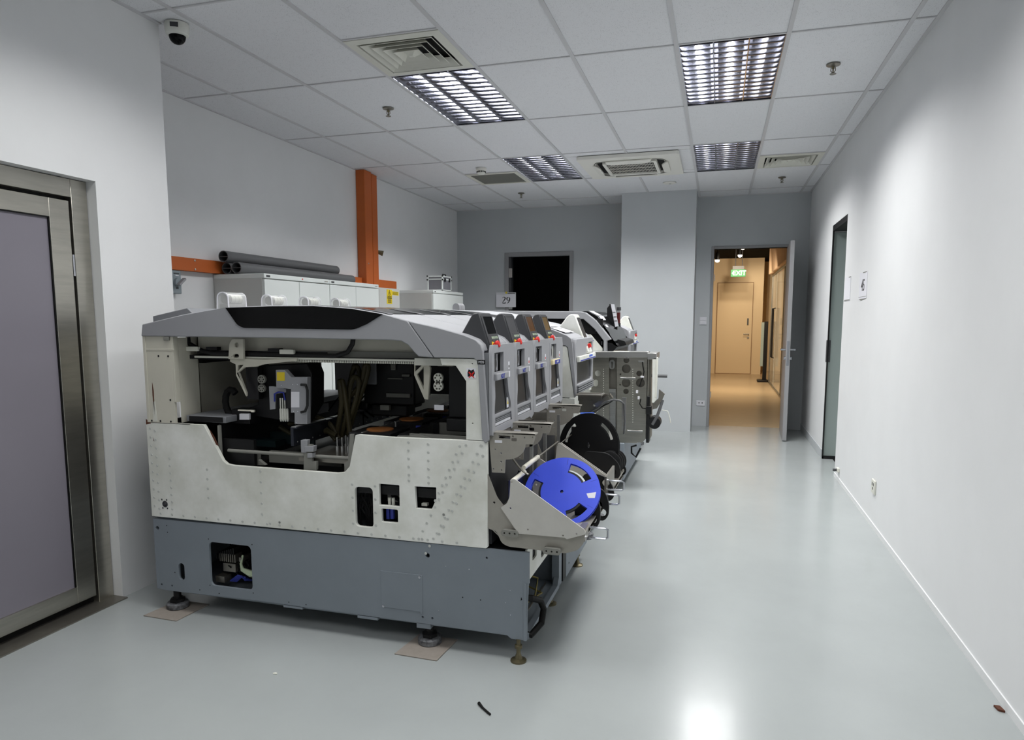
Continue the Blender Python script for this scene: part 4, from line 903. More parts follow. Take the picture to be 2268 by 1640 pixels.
MB().box(-2.13, -1.83, Y0 + .06, Y0 + .32, .775, .80).build('backup_plate', steel_d, it)
# feeder stage plates towards the front
f_ = MB().box(-1.30, -1.24, Y0 + .03, YE - .05, .90, .915)
for k in range(4):
    y = Y0 + .06 + PW * k
    f_.box(-1.60, -1.25, y, y + .012, .86, .925).box(-1.60, -1.25, y + .1, y + .112, .87, .91).box(-1.52, -1.36, y + .03, y + .09, .90, .905)
f_.prism([(-1.62, .92), (-1.50, .925), (-1.44, .91), (-1.30, .91), (-1.30, .885), (-1.62, .885)], 'y', Y0 + .025, Y0 + .03)
f_.build('feeder_stage', grille_m, it, smooth=False)
f_ = MB()
for k in range(4):
    y = Y0 + .04 + PW * k
    f_.box(-1.86, -1.66, y, y + .2, .86, .922).box(-1.62, -1.58, y, y + .28, .87, .925)
f_.build('camera_box', black_p, it)
f_ = MB()
for k in range(4): f_.cyl((-1.76, Y0 + .14 + PW * k, .922), (-1.76, Y0 + .14 + PW * k, .927), .06)
f_.build('lens_ring', copper, it)
f_ = MB()
for k in range(4): f_.prism(rrect(-1.69, -1.665, .872, .91, .004), 'y', Y0 + .037 + PW * k, Y0 + .04 + PW * k)
f_.build('blue_sticker', blue_ink, it)
# placement heads hanging from the beams
def head(k, dx, lab, label):
    y = Y0 + .14 + PW * k
    def P(p): return [(a + dx, b) for a, b in xz(p, Y0 + .14)]
    t = MB().prism(P([(563, 812), (672, 806), (682, 830), (682, 900), (655, 945), (648, 940), (560, 925), (537, 927), (534, 908), (563, 898)]), 'y', y + .03, y + .14).box(*[a + dx for a in (-2.53, -2.43)], y - .02, y + .06, .92, .99).build('placement_head', black_m, m0, bevel=.004)
    MB().prism(P([(531, 760), (537, 750), (561, 750), (562, 794), (529, 794)]), 'y', y - .075, y - .06, [[(a + dx, b) for a, b in circ(*xz([(547, 763)], Y0 + .14)[0], .011, 14)], P(rrect(539, 552, 783, 791, 4))]).build('carriage_plate', cream_p, t, bevel=.002)
    MB().prism(P([(528, 792), (605, 795), (674, 793), (674, 798), (600, 806), (585, 811), (560, 812), (546, 823), (563, 868), (563, 876), (541, 830), (540, 806), (528, 800)]), 'y', y - .06, y - .045, [P([(545, 807), (557, 807), (545, 821)])]).build('support_arm', cream_p, t, bevel=.002)
    MB().box(-2.445 + dx, -2.38 + dx, y - .012, y + .02, 1.04, 1.19).build('motor_frame', black_p, t)
    for (px, py, r) in ((577, 841, .020), (577, 861, .0185)):
        c = xz([(px, py)], Y0 + .11)[0]
        MB().prism([(a + dx, b) for a, b in circ(*c, r, 22)], 'y', y - .025, y - .012, [[(a + dx, b) for a, b in circ(c[0] + .0115 * math.cos(j * PI / 3), c[1] + .0115 * math.sin(j * PI / 3), .004, 8)] for j in range(6)]).build('pulley', grille_m, t)
    MB().prism(P([(625, 818), (644, 818), (659, 834), (694, 834), (694, 937), (666, 937), (666, 912), (658, 912), (658, 860), (626, 857)]), 'y', y - .05, y - .02).build('head_cover', silver, t, bevel=.002)
    MB().prism(P([(628, 823), (645, 823), (645, 842), (628, 842)]), 'y', y - .0512, y - .05).build('yellow_label', yellow, t)
    MB().prism(P([(659, 866), (677, 866), (677, 900), (659, 900)]), 'y', y - .0512, y - .05).build('data_label', paper, t)
    sb = MB()
    for a, b in ((662, 850), (672, 850), (664, 909), (673, 909), (669, 934), (637, 852)): 
        c = P([(a, b)])[0]; sb.lathe([(.0035, -.0505), (.001, -.0525)], (c[0], y, c[1]), 'y', 8)
    sb.build('screw', chrome, t)
    MB().prism(P([(642, 861), (656, 861), (656, 903), (642, 903)]), 'y', y - .03, y - .0).build('black_block', black_p, t)
    MB().prism(P([(604, 855), (612, 855), (625, 857), (643, 862), (643, 868), (618, 872), (617, 905), (606, 906)]), 'y', y - .028, y - .02).build('nozzle_plate', silver, t)
    nz = MB()
    for j in range(4):
        c = P([(627 + 5 * j, 900)])[0]; nz.cyl((c[0], y - .02, c[1] + .04), (c[0], y - .02, c[1] - .01), .003).cyl((c[0], y - .02, c[1] - .01), (c[0], y - .02, c[1] - .055), .0055).cyl((c[0], y - .02, c[1] - .055), (c[0], y - .02, c[1] - .07), .007, .003)
    nz.build('nozzle_set', white_p, t)
    c0, c1 = P([(617, 888)])[0], P([(640, 885)])[0]
    MB().tube([(c0[0], y - .03, c0[1]), (c0[0] + .004, y - .035, c0[1] + .035), (c0[0] + .025, y - .035, c0[1] + .045), (c1[0] - .004, y - .035, c1[1] + .035), (c1[0], y - .03, c1[1])], .004, 8).build('blue_tube', blue_ink, t)
    MB().prism(P([(536, 906), (571, 907), (571, 912), (566, 912), (564, 910), (536, 909)]), 'y', y - .03, y - .02).build('ivory_strip', ivory, t)
    MB().prism(P([(540, 915), (561, 915), (561, 928), (540, 928)]), 'y', y - .032, y - .02).build('serial_plate', paper, t)
    hn = P([(683, 850), (693, 850), (697, 862), (697, 895), (692, 908), (683, 910)])
    MB().tube([(a, y - .06 + .0 * i, b) for i, (a, b) in enumerate(hn)], .006, 8).build('handle', black_p, t)
    MB().tube([(-2.55 + dx + .035 * math.cos(a) * 1.0, y + .01, 1.02 + .06 * math.sin(a)) for a in [PI * .25 + 1.5 * PI * i / 10 for i in range(11)]], .016, 10).build('cable_loop', rubber, t)
    return t
head(0, 0, 1, 'nearest placement head, with silver cover and yellow label, left in the opening')
def dark_head(x0, x1, y, label):
    t = MB().box(x0, x1, y, y + .13, .99, 1.23).box(x0 + .03, x1 - .05, y + .02, y + .12, .93, .99).box(x0 - .05, x0 + .02, y, y + .08, .96, 1.0).build('placement_head', black_m, m0, bevel=.008)
    MB().box(x0 + .02, x0 + .08, y - .012, y, 1.09, 1.2).build('side_plate', silver_d, t, bevel=.01)
    MB().box(x0 + .13, x1 - .02, y - .01, y, 1.03, 1.05).box(x0 + .14, x1 - .06, y - .012, y, 1.12, 1.126).cyl((x1 - .06, y - .01, 1.14), (x1 - .02, y - .01, 1.14), .007).box(x0 + .16, x0 + .185, y - .012, y, 1.165, 1.215).box(x0 + .1, x0 + .15, y - .02, y, .965, .99).build('fittings', grille_m, t, bevel=.002)
    return t
dark_head(-2.02, -1.74, Y0 + .14 + PW, 'black placement head in the middle of the opening behind the olive hoses')
dark_head(-2.05, -1.85, Y0 + .14 + 2 * PW, 'black placement head farther inside, above the pale gap')
y = Y0 + .14
th_ = MB().box(-1.43, -1.29, y, y + .12, .99, 1.22).box(-1.43, -1.32, y - .03, y + .1, .935, .99).build('placement_head', black_m, m0, bevel=.005)
MB().prism(xz([(915, 797), (950, 797), (957, 815), (952, 885), (944, 884), (921, 830), (921, 806)], y), 'y', y - .02, y - .005, [xz([(923, 806), (940, 807), (923, 823)], y), xz([(927, 829), (942, 813), (942, 860)], y)]).build('support_arm', cream_p, th_, bevel=.002)
for (px, py, r) in ((974, 837, .021), (974, 855, .0215)):
    c = xz([(px, py)], y)[0]
    MB().prism(circ(*c, r, 22), 'y', y - .02, y - .005, [circ(c[0] + .013 * math.cos(j * PI / 3), c[1] + .013 * math.sin(j * PI / 3), .0045, 8) for j in range(6)]).build('pulley', vent_c, th_)
MB().prism(xz([(962, 897), (983, 898), (983, 909), (962, 908)], y - .03), 'y', y - .0315, y - .03).build('serial_plate', paper, th_)
MB().box(-1.47, -1.40, y - .02, y + .02, 1.215, 1.24).build('ivory_block', ivory, th_)
# olive hoses
hz = m0
for pts, y in (([(742, 975), (756, 900), (752, 850), (755, 845), (760, 850), (768, 905), (775, 960)], -1.25),
               ([(745, 970), (762, 900), (775, 850), (783, 815), (793, 800), (812, 792)], -1.1),
               ([(765, 965), (785, 905), (798, 860), (796, 825), (788, 812), (778, 835), (772, 870)], -1.15),
               ([(770, 962), (790, 900), (808, 850), (816, 815), (808, 812), (800, 850), (770, 885), (755, 910)], -1.2),
               ([(755, 970), (770, 905), (775, 860), (784, 836), (795, 845), (790, 880), (775, 930)], -1.22),
               ([(620, 945), (650, 962), (690, 962), (720, 955), (745, 965)], -1.3), ([(640, 940), (680, 930), (715, 945), (745, 975)], -1.28), ([(660, 925), (700, 925), (730, 940), (750, 972)], -1.26)):
    P = [at(a, b, y=y) for a, b in pts]; sm = []
    for i in range(len(P) - 1):
        p0, p1, p2, p3 = P[max(i - 1, 0)], P[i], P[i + 1], P[min(i + 2, len(P) - 1)]
        for j in range(5):
            u = j / 5; sm.append(.5 * ((2 * p1) + (p2 - p0) * u + (2 * p0 - 5 * p1 + 4 * p2 - p3) * u * u + (-p0 + 3 * p1 - 3 * p2 + p3) * u ** 3))
    sm.append(P[-1]); MB().tube(sm, .0125, 10).build('hose', olive, hz)
kb = MB(); random.seed(5)
for i in range(12):
    x = random.uniform(-2.42, -2.16); y = random.uniform(-1.0, -.6)
    kb.tube([(x, y, .9), (x + .05, y + .03, .96 + random.uniform(-.02, .02)), (x + .12, y + .05, .93), (x + .2, y, .9)], .005, 6)
kb.build('thin_cable', rubber, hz)
MB().box(-2.62, -2.48, -.9, -.7, .88, .93).build('valve_block', silver_d, hz)
# small wiring behind the cut-outs of the white panel
wr_ = m0
kb = MB(); random.seed(11)
for i in range(9):
    x = random.uniform(-1.81, -1.74)
    kb.tube([(x, Y0 + .06, .70), (x + random.uniform(-.02, .03), Y0 + .04 + random.random() * .04, .64), (x + random.uniform(-.03, .04), Y0 + .05, .58), (x + random.uniform(-.04, .05), Y0 + .06, .5)], .005, 6)
kb.tube([(-1.63, Y0 + .06, .70), (-1.67, Y0 + .05, .68), (-1.66, Y0 + .05, .65), (-1.62, Y0 + .06, .62)], .008, 8)
kb.build('cable', rubber, wr_)
MB().box(-1.69, -1.605, Y0 + .06, Y0 + .07, .62, .71).box(-1.53, -1.44, Y0 + .05, Y0 + .055, .685, .708).build('inner_bracket', grille_m, wr_)
kb = MB().cyl((-1.665, Y0 + .03, .615), (-1.665, Y0 + .03, .645), .007).cyl((-1.647, Y0 + .03, .615), (-1.647, Y0 + .03, .645), .007).box(-1.515, -1.49, Y0 + .03, Y0 + .05, .62, .632)
kb.build('plug', vent_c, wr_)
kb = MB().box(-1.68, -1.666, Y0 + .025, Y0 + .04, .55, .6).box(-1.66, -1.646, Y0 + .025, Y0 + .04, .552, .6); kb.build('blue_fitting', blue_ink, wr_)
MB().box(-1.55, -1.43, Y0 + .12, Y0 + .13, .6, .73).box(-1.83, -1.72, Y0 + .15, Y0 + .16, .5, .7).box(-1.70, -1.6, Y0 + .1, Y0 + .11, .53, .61).build('dark_backing', black_m, wr_, smooth=False)

# ------------------------------------------------------------------ feeder brackets, reel bucket and reels
def bracket(y, label, cut=True):
    o = [(-1.205, .918), (-1.194, .788), (-1.139, .789), (-1.136, .845)] + [(-1.136 + .085 * math.sin(a) , .845 + .068 * (1 - math.cos(a))) for a in [PI / 2 * i / 8 for i in range(1, 9)]] + [(-1.021, .913), (-1.012, .94), (-1.012, .956), (-1.05, .957), (-1.172, .951), (-1.20, .945)]
    hs = [circ(-1.155, .87, .0038, 10), circ(-1.155, .835, .0038, 10), circ(-1.188, .803, .0035, 10), circ(-1.153, .800, .0035, 10), circ(-1.104, .943, .0035, 10), circ(-1.055, .94, .003, 8), circ(-1.022, .943, .003, 8), rrect(-1.112, -1.088, .922, .936, .004), rrect(-1.165, -1.115, .932, .944, .002), circ(-1.18, .885, .003, 8)]
    t = MB().prism(o, 'y', y, y + .005, hs).build('feeder_bracket', br_st, m0)
    MB().box(-1.20, -1.012, y, y + .05, .951, .956).box(-1.18, -1.03, y + .05, y + .055, .93, .956).build('top_flange', br_st, t, smooth=False)
    MB().box(-1.181, -1.15, y - .001, y, .913, .924).build('label_plate', paper, t)
    return t
bracket(-1.58, 'nearest cut-out steel bracket under the first module, left of the blue reel')
bracket(-1.30, 'second steel bracket, close behind the nearest one')
bracket(-.62, 'third steel bracket, left of the black reel')
fr_ = m0
MB().box(-1.205, -1.19, Y0 + .03, YE, .92, .945).box(-1.2, -1.06, -1.21, -1.205, .905, .955).box(-1.22, -1.12, -.93, -.925, .9, .955).build('cross_bar', steel_d, fr_)
for y in (-1.3, -1.05, -.75): MB().box(-1.11, -1.095, y, y + .012, .55, .92).build('post', alu, fr_)
MB().box(-1.19, -1.06, -1.215, -1.20, .90, .953).build('dark_clamp', black_m, fr_, bevel=.004)
MB().box(-1.23, -1.20, Y0 + .03, -.3, .48, .9).build('back_panel', dark_p, fr_, smooth=False)
grey_sh = mat('grey_sheet_metal', rgb(198, 196, 190), .5, .2, noise=.06, nscale=20)
tri = soften([(-1.102, .772), (-1.085, .777), (-.799, .592), (-.795, .574), (-.871, .547), (-.877, .553), (-1.07, .553), (-1.074, .56), (-1.144, .655), (-1.118, .674), (-1.107, .70)], .006)
th2 = [circ(-1.098, .764, .004, 10), circ(-1.103, .655, .004, 10), circ(-1.03, .573, .004, 10), circ(-.885, .561, .004, 10), circ(-.831, .573, .004, 10)]
lowp = soften([(-1.206, .79), (-1.165, .69), (-1.06, .57), (-.80, .565), (-.806, .53), (-.83, .50), (-.879, .482), (-1.12, .488), (-1.146, .50), (-1.17, .55), (-1.206, .555)], .012)
def reel_bucket(a, b, label, rollers, handles):
    bk = thing('reel_bucket', label, 'bucket', (-1, (a + b) / 2, .5), 'sheet steel reel buckets')
    MB().prism(tri, 'y', a, a + .005, th2).build('side_plate', grey_sh, bk)
    MB().prism(tri, 'y', b - .005, b, th2).build('side_plate', grey_sh, bk)
    for y in ((a + .02, b - .02) if handles else (b - .02,)): MB().prism(lowp, 'y', y, y + .004, [circ(-1.178, .668, .005, 10)]).build('mount_plate', br_st, bk)
    MB().prism([(-1.146, .655), (-1.07, .556), (-.80, .575), (-.80, .57), (-1.072, .55), (-1.15, .653)], 'y', a + .005, b - .005).build('bucket_floor', br_st, bk, smooth=False)
    MB().prism([(-1.2, .56), (-1.12, .49), (-.88, .484), (-.81, .53), (-.81, .535), (-.88, .489), (-1.12, .495), (-1.2, .566)], 'y', a + .026, b - .02).build('under_tray', br_st, bk, smooth=False)
    for y0_, y1_, r_, m_, dz in rollers: MB().cyl((-1.095, y0_, .766 + dz), (-1.095, y1_, .766 + dz), r_, n=14).build('roller', m_, bk)
    for x, z in ((-1.105, .552), (-.93, .493)):
        MB().prism(rrect(x - .037, x + .037, z - .013, z + .013, .012), 'y', a - .006, a + .02, [circ(x - .022, z, .004, 8), circ(x, z, .004, 8), circ(x + .022, z, .004, 8)]).build('lug', grille_m, bk)
    for y, z in handles:
        MB().tube([(-.80, y, z + .022), (-.735, y, z + .022), (-.725, y, z + .016), (-.725, y, z - .016), (-.735, y, z - .022), (-.80, y, z - .022)], .005, 8).build('handle', chrome, bk)
    return bk
bk = reel_bucket(-1.622, -.78, 'sheet steel reel bucket holding the blue reel at the machine front', [(-1.615, -1.44, .0105, ivory, 0), (-1.45, -1.205, .0105, ivory, .02), (-1.19, -.79, .004, steel_d, .02)], [(-1.50, .545), (-1.16, .60), (-1.02, .632)])
MB().prism(tri, 'y', -1.20, -1.195, th2).build('divider', grey_sh, bk)
MB().prism([(-1.20, .66), (-1.16, .74), (-1.12, .72), (-1.115, .66), (-1.15, .62)], 'y', -1.3, -1.29).box(-1.125, -1.12, -1.59, -1.25, .60, .76).build('inner_plate', black_m, bk, smooth=False)
MB().box(-.81, -.80, -1.06, -.8, .56, .68).box(-.83, -.805, -1.58, -1.5, .53, .585).build('front_bracket', steel_d, bk, smooth=False)
reel_bucket(-.76, -.385, 'sheet steel reel bucket under the big black reel', [(-.755, -.39, .003, steel_d, 0)], [])
def reel(name, label, c, R, body, M, wins, tape):
    t = thing(name, label, 'reel', c)
    T = Matrix.Translation(c) @ M
    hs = [arcwin(R * w0, R * w1, math.radians(a0), math.radians(a1)) for w0, w1, a0, a1 in wins] + [circ(0, 0, R * .045, 12)]
    f = MB().prism(circ(0, 0, R, 72), 'z', 0, .0025, hs); f.xf(T); f.build('front_flange', body, t)
    f = MB().prism(circ(0, 0, R, 72), 'z', -.014, -.0115, hs); f.xf(T); f.build('rear_flange', body, t)
    f = MB()
    o = [[f.bm.verts.new((q * math.cos(2 * PI * k / 48), q * math.sin(2 * PI * k / 48), z)) for k in range(48)] for q, z in ((R * .62, -.011), (R * .62, -.001), (R * .5, -.001), (R * .5, -.011))]
    for a, b in zip(o, o[1:] + o[:1]):
        for k in range(48): f.bm.faces.new((a[k], a[(k + 1) % 48], b[(k + 1) % 48], b[k]))
    f.xf(T); f.build('wound_tape', tape, t)
    return t, T
MR = Matrix.Rotation(math.radians(90 - 40), 4, 'X')        # disc normal towards -y, leaning back
rb_, TB = reel('component_reel', 'large bright blue plastic component reel leaning in the steel bucket', (-.945, -1.375, .675), .166, blue_p, MR,
     [(.56, .84, 30, 82), (.56, .84, 158, 205), (.56, .84, -72, -30)], black_p)
f = MB().prism([(.108, -.002), (.148, .008), (.146, -.02), (.118, -.022)], 'z', .0026, .0034); f.xf(TB); f.build('torn_label', paper, rb_)
f = MB()
for a in (25, 88, 150, 212, -25, -78): f.prism([(.13 * math.cos(math.radians(a)) - .0006, .13 * math.sin(math.radians(a))), (.16 * math.cos(math.radians(a)) - .0006, .16 * math.sin(math.radians(a))), (.16 * math.cos(math.radians(a)) + .0012, .16 * math.sin(math.radians(a))), (.13 * math.cos(math.radians(a)) + .0012, .13 * math.sin(math.radians(a)))], 'z', .0025, .003)
f.xf(TB); f.build('rib', blue_ink, rb_)
f = MB().prism(arcwin(.098, .112, .6, 1.42), 'z', -.0105, -.009); f.xf(TB); f.build('carrier_tape', cab_w, rb_)
MB().tube([at(a, b, y=-1.5) for a, b in ((1128, 1000), (1137, 1018), (1147, 1032), (1158, 1044), (1170, 1052))], .005, 6).build('tape_tail', steel_d, rb_)
MRB = Matrix.Rotation(math.radians(-14), 4, 'Z') @ Matrix.Rotation(math.radians(84), 4, 'X')
rk_, TK = reel('component_reel', 'big black component reel standing below the blue handle', (-.992, -.47, .715), .180, black_p, MRB,
     [(.72, .84, 18, 62), (.72, .84, 128, 178), (.74, .85, -22, -5), (.72, .84, 200, 240), (.72, .84, -70, -40)], black_m)
f = MB()
for a, b in ((0, .012), (.002, -.01)): f.cyl((a, b, .0026), (a, b, .0034), .004)
f.xf(TK); f.build('hub_pin', chrome, rk_)
def carrier(y, c, w_, h_, hole, label, ang=0):
    t = thing('reel_carrier', label, 'reel holder', (c[0], y, c[1] - .1), 'black reel holders')
    o = soften([(-w_, -h_ * .3), (-w_ * .8, h_), (w_ * .35, h_ * .95), (w_ * .9, h_ * .2), (w_, -h_ * .6), (w_ * .75, -h_), (-w_ * .5, -h_)], .03)
    M = Matrix.Translation((c[0], y, c[1])) @ Matrix.Rotation(ang, 4, 'Y')
    for k in range(1):
        p = MB().prism(o, 'y', 0, .012, [circ(hole[0], hole[1], .019, 18)]); p.xf(M); p.build('plate', black_p, t, bevel=.002)
    p = MB().tube([(hole[0] + .02 * math.cos(a), -.002, hole[1] + .02 * math.sin(a)) for a in [2 * PI * i / 18 for i in range(19)]], .003, 6); p.xf(M); p.build('rim', rubber, t)
    return t
def px_c(px, py, y): q = at(px, py, y=y); return (q.x, q.z)
carrier(-.62, px_c(1330, 1032, -.62), .11, .075, (.062, -.03), 'wide black reel holder just below the black reel')
carrier(-1.0, px_c(1322, 1080, -1.0), .085, .065, (.043, .024), 'black reel holder with a round hole beside the upper right of the blue reel')
carrier(-1.2, px_c(1320, 1115, -1.2), .065, .075, (.036, -.036), 'black reel holder with a round hole beside the lower right of the blue reel', .15)
carrier(-1.35, px_c(1302, 1128, -1.35), .06, .085, (.03, -.04), 'black reel holder peeping out under the blue reel', .15)
rg_ = thing('reel_stack', 'stack of black reel rims with a ring handle right of the black reel', 'reels', (-.8, -.3, .6))
q = at(1352, 1022, y=-.5)
for k in range(4): MB().lathe([(.062, 0), (.066, .002), (.066, .006), (.062, .008)], (q.x + .004 * k, -.56 + .045 * k, q.z - .004 * k), 'y', 36).build('reel_rim', black_p, rg_)
q = at(1377, 1042, y=-.42); MB().tube([(q.x + .020 * math.cos(a), -.42, q.z + .024 * math.sin(a)) for a in [2 * PI * i / 20 for i in range(21)]], .006, 8).build('ring_handle', rubber, rg_)

# ------------------------------------------------------------------ white panelled module behind the row
Y2, W2 = 0.0, .645
def white_module(y0, ww, dx, name_lab, near):
    t = thing('white_headed_module', name_lab, 'machine module', (-2 + dx, y0 + ww / 2, .46))
    hood = [(a + dx, b) for a, b in HOOD]
    hood = [(a, b) for a, b in hood[:9]] + [(-1.42 + dx, 1.382), (-1.30 + dx, 1.345), (-1.215 + dx, 1.312), (-1.19 + dx, 1.292), (-1.182 + dx, 1.262), (-1.155 + dx, .94)]
    hs_ = hood[:-2] + [(-1.186 + dx, 1.272)]
    o = hs_ + offset_in(hs_, .014)[::-1]
    MB().prism(o, 'y', y0, y0 + ww).build('hood', silver, t, bevel=.003)
    sp = [(-1.55 + dx, 1.408)] + hood[9:] + [(-1.165 + dx, .925), (-1.212 + dx, 1.238), (-1.225 + dx, 1.25), (-1.55 + dx, 1.25)]
    MB().prism(sp, 'y', y0 - .012, y0 + .004).build('side_cover', silver, t, bevel=.003)
    MB().prism([(-1.42 + dx, 1.248), (-1.226 + dx, 1.248), (-1.216 + dx, 1.235), (-1.168 + dx, .925), (-1.32 + dx, .925), (-1.32 + dx, 1.15)], 'y', y0 - .004, y0 + .02, [circ(-1.25 + dx, 1.225, .003, 8), circ(-1.25 + dx, 1.0, .003, 8)]).build('side_post', white_p, t, bevel=.002)
    MB().prism([(-2.9 + dx, .47), (-2.9 + dx, .92), (-1.168 + dx, .92), (-1.175 + dx, .47)], 'y', y0 - .004, y0 + .01).build('side_panel', white_p, t, bevel=.002)
    MB().box(-2.88 + dx, -1.24 + dx, y0 + .05, y0 + ww - .02, .9, 1.3).build('core', black_m, t, smooth=False)
    MB().box(-2.9 + dx, -1.06 + dx, y0 + .02, y0 + ww - .01, .11, .46).build('base_box', grey_p, t, bevel=.003)
    for yy in (y0 + .1, y0 + ww - .1):
        for xx in (-2.8 + dx, -1.1 + dx): MB().lathe([(.045, 0), (.045, .03), (.02, .04), (.02, .112)], (xx, yy, 0), n=16).build('foot', iron, t)
    # front: silver left part, white control column
    ff = [(y0 + .004, .94), (y0 + ww - .004, .94), (y0 + ww - .004, 1.25), (y0 + ww - .03, 1.29), (y0 + .03, 1.29), (y0 + .004, 1.25)]
    MB().prism(ff, 'x', -1.19 + dx, -1.165 + dx, [rrect(y0 + .06, y0 + ww - .05, 1.0, 1.14, .02), rrect(y0 + ww - .22, y0 + ww - .05, 1.185, 1.255, .008)]).build('front_frame', silver, t, bevel=.005)
    MB().box(-1.19 + dx, -1.178 + dx, y0 + .04, y0 + ww - .03, .98, 1.27).build('door_window', dark_glass, t)
    hb = MB().box(-1.165 + dx, -1.142 + dx, y0 + .03, y0 + ww - .03, 1.145, 1.18).build('handle_bar', white_p, t, bevel=.004)
    MB().box(-1.142 + dx, -1.1405 + dx, y0 + .05, y0 + ww - .05, 1.149, 1.156).build('blue_stripe', blue_ink, hb)
    MB().box(-1.142 + dx, -1.1405 + dx, y0 + .36, y0 + .48, 1.162, 1.176).build('maker_plate', blue_h, hb)
    for k in range(4): MB().box(-1.165 + dx, -1.15 + dx, y0 + .05, y0 + ww - .06, .945 + k * .014, .953 + k * .014).build('vent_slat', silver_d, t)
    # white control head
    ym, wd = y0 + ww - .27, .15
    prof = soften([(-1.365 + dx, 1.345), (-1.30 + dx, 1.43), (-1.278 + dx, 1.446), (-1.255 + dx, 1.446), (-1.245 + dx, 1.436), (-1.148 + dx, 1.19), (-1.170 + dx, 1.18), (-1.23 + dx, 1.28)], .012)
    cp_ = MB().prism(prof, 'y', ym, ym + wd).build('control_head', white_p, t, bevel=.006)
    MB().prism([(-1.25 + dx, 1.42), (-1.2378 + dx, 1.424), (-1.1755 + dx, 1.262), (-1.19 + dx, 1.258)], 'y', ym + .03, ym + wd - .015).build('screen', dark_glass, cp_)
    MB().cyl((-1.175 + dx, ym + .06, 1.228), (-1.145 + dx, ym + .06, 1.238), .015).build('emergency_button', red_p, cp_)
    MB().box(-1.18 + dx, -1.157 + dx, ym + .105, ym + .135, 1.225, 1.25).build('green_switch', mat('dark_green_switch', rgb(30, 90, 50), .4), cp_)
    return t
w2 = white_module(Y2, W2, 0, 'white headed module with paper sheets on its sloping hood, behind the four grey heads', True)
sk = MB().prism([(-1.284, 1.215), (-1.275, 1.232), (-1.268, 1.225), (-1.258, 1.235), (-1.252, 1.215), (-1.245, 1.205), (-1.26, 1.2), (-1.278, 1.2)], 'y', -.0055, -.004).build('sticker', black_p, w2)
MB().prism([(-1.275, 1.2), (-1.27, 1.2), (-1.252, 1.222), (-1.257, 1.224)], 'y', -.006, -.0055).prism([(-1.255, 1.2), (-1.25, 1.2), (-1.272, 1.224), (-1.276, 1.222)], 'y', -.006, -.0055).build('sticker_cross', red_p, sk)
for i, (x0, x1, y0, y1, lb) in enumerate(((-1.46, -1.34, .03, .33, 'white printed sheet on the sloping hood, the left one of two'), (-1.335, -1.235, .04, .30, 'white printed sheet on the sloping hood, the right one of two'))):
    z = lambda x: 1.392 + (x + 1.46) * -.31 + .003
    z = (lambda x: 1.3825 - (x + 1.42) * .308 + .0035) if x0 > -1.4 else (lambda x: 1.3825 - (x + 1.42) * .26 + .0035)
    ps = MB().prism([(x0, z(x0)), (x1, z(x1)), (x1, z(x1) + .001), (x0, z(x0) + .001)], 'y', y0, y1).build('paper_sheet', paper, None)
    tag(ps, lb, 'paper', 'papers on the white headed module')
    for k in range(3):
        a = x0 + .03 + k * .03; MB().prism([(a, z(a) + .0012), (a + .008, z(a + .008) + .0012), (a + .008, z(a + .008) + .0018), (a, z(a) + .0018)], 'y', y0 + .08 + .03 * k, y0 + .2).build('print_line', silver_d, ps)
# flexible wiring and feeder hardware below it
fh = thing('feeder_mechanism', 'perforated metal feeder mechanism below the white headed module', 'feeder', (-1.1, .3, .8))
MB().prism([(-1.16, .93), (-1.16, .82), (-1.08, .80), (-.98, .88), (-.95, .94), (-1.0, .945)], 'y', .10, .106, [circ(-1.06, .87, .008, 10), circ(-1.02, .90, .006, 10), circ(-1.10, .90, .005, 8)]).box(-1.15, -1.0, .02, .03, .905, .955).box(-1.15, -.99, -.06, .08, .945, .952).build('plate', steel_d, fh)
g = MB().box(-.06, .06, -.02, .02, -.016, .016).box(-.04, -.01, -.024, -.02, -.01, .01).box(.015, .045, -.024, -.02, -.01, .01); g.xf(Matrix.Translation((-1.0, .1, .9)) @ Matrix.Rotation(-.6, 4, 'Y')); g.build('slide', steel, fh)
MB().cyl((-1.125, .09, .92), (-1.125, .1, .92), .017).cyl((-1.03, .095, .862), (-1.03, .1, .862), .012).build('roller', black_p, fh)
MB().tube([(-1.1, .06, .82), (-1.03, .05, .86), (-.98, .05, .90), (-.93, .05, .915), (-.89, .05, .91), (-.865, .05, .89), (-.86, .06, .78), (-.865, .06, .70)], .006, 8).build('grey_hose', pvc, fh)
MB().tube([(-1.05, .08, .85), (-1.0, .07, .87), (-.97, .07, .885), (-.94, .08, .905)], .0035, 6).build('cable', rubber, fh)
MB().box(-.88, -.855, .06, .07, .72, .93).build('steel_strip', alu, fh)

hp = xz([(1277, 950), (1277, 926), (1284, 918), (1318, 918), (1325, 928), (1325, 950)], -.12)
MB().tube([(a, -.12, b) for a, b in hp], .006, 8).build('wire_handle', vent_c, fh)
g0, g1 = xz([(1286, 918), (1316, 918)], -.12); MB().cyl((g0[0], -.12, g0[1]), (g1[0], -.12, g1[1]), .011).build('grip', blue_h, fh)
MB().box(hp[0][0] - .03, hp[-1][0] + .03, -.13, -.105, hp[0][1] - .32, hp[0][1] + .01).build('backing_plate', black_m, fh)

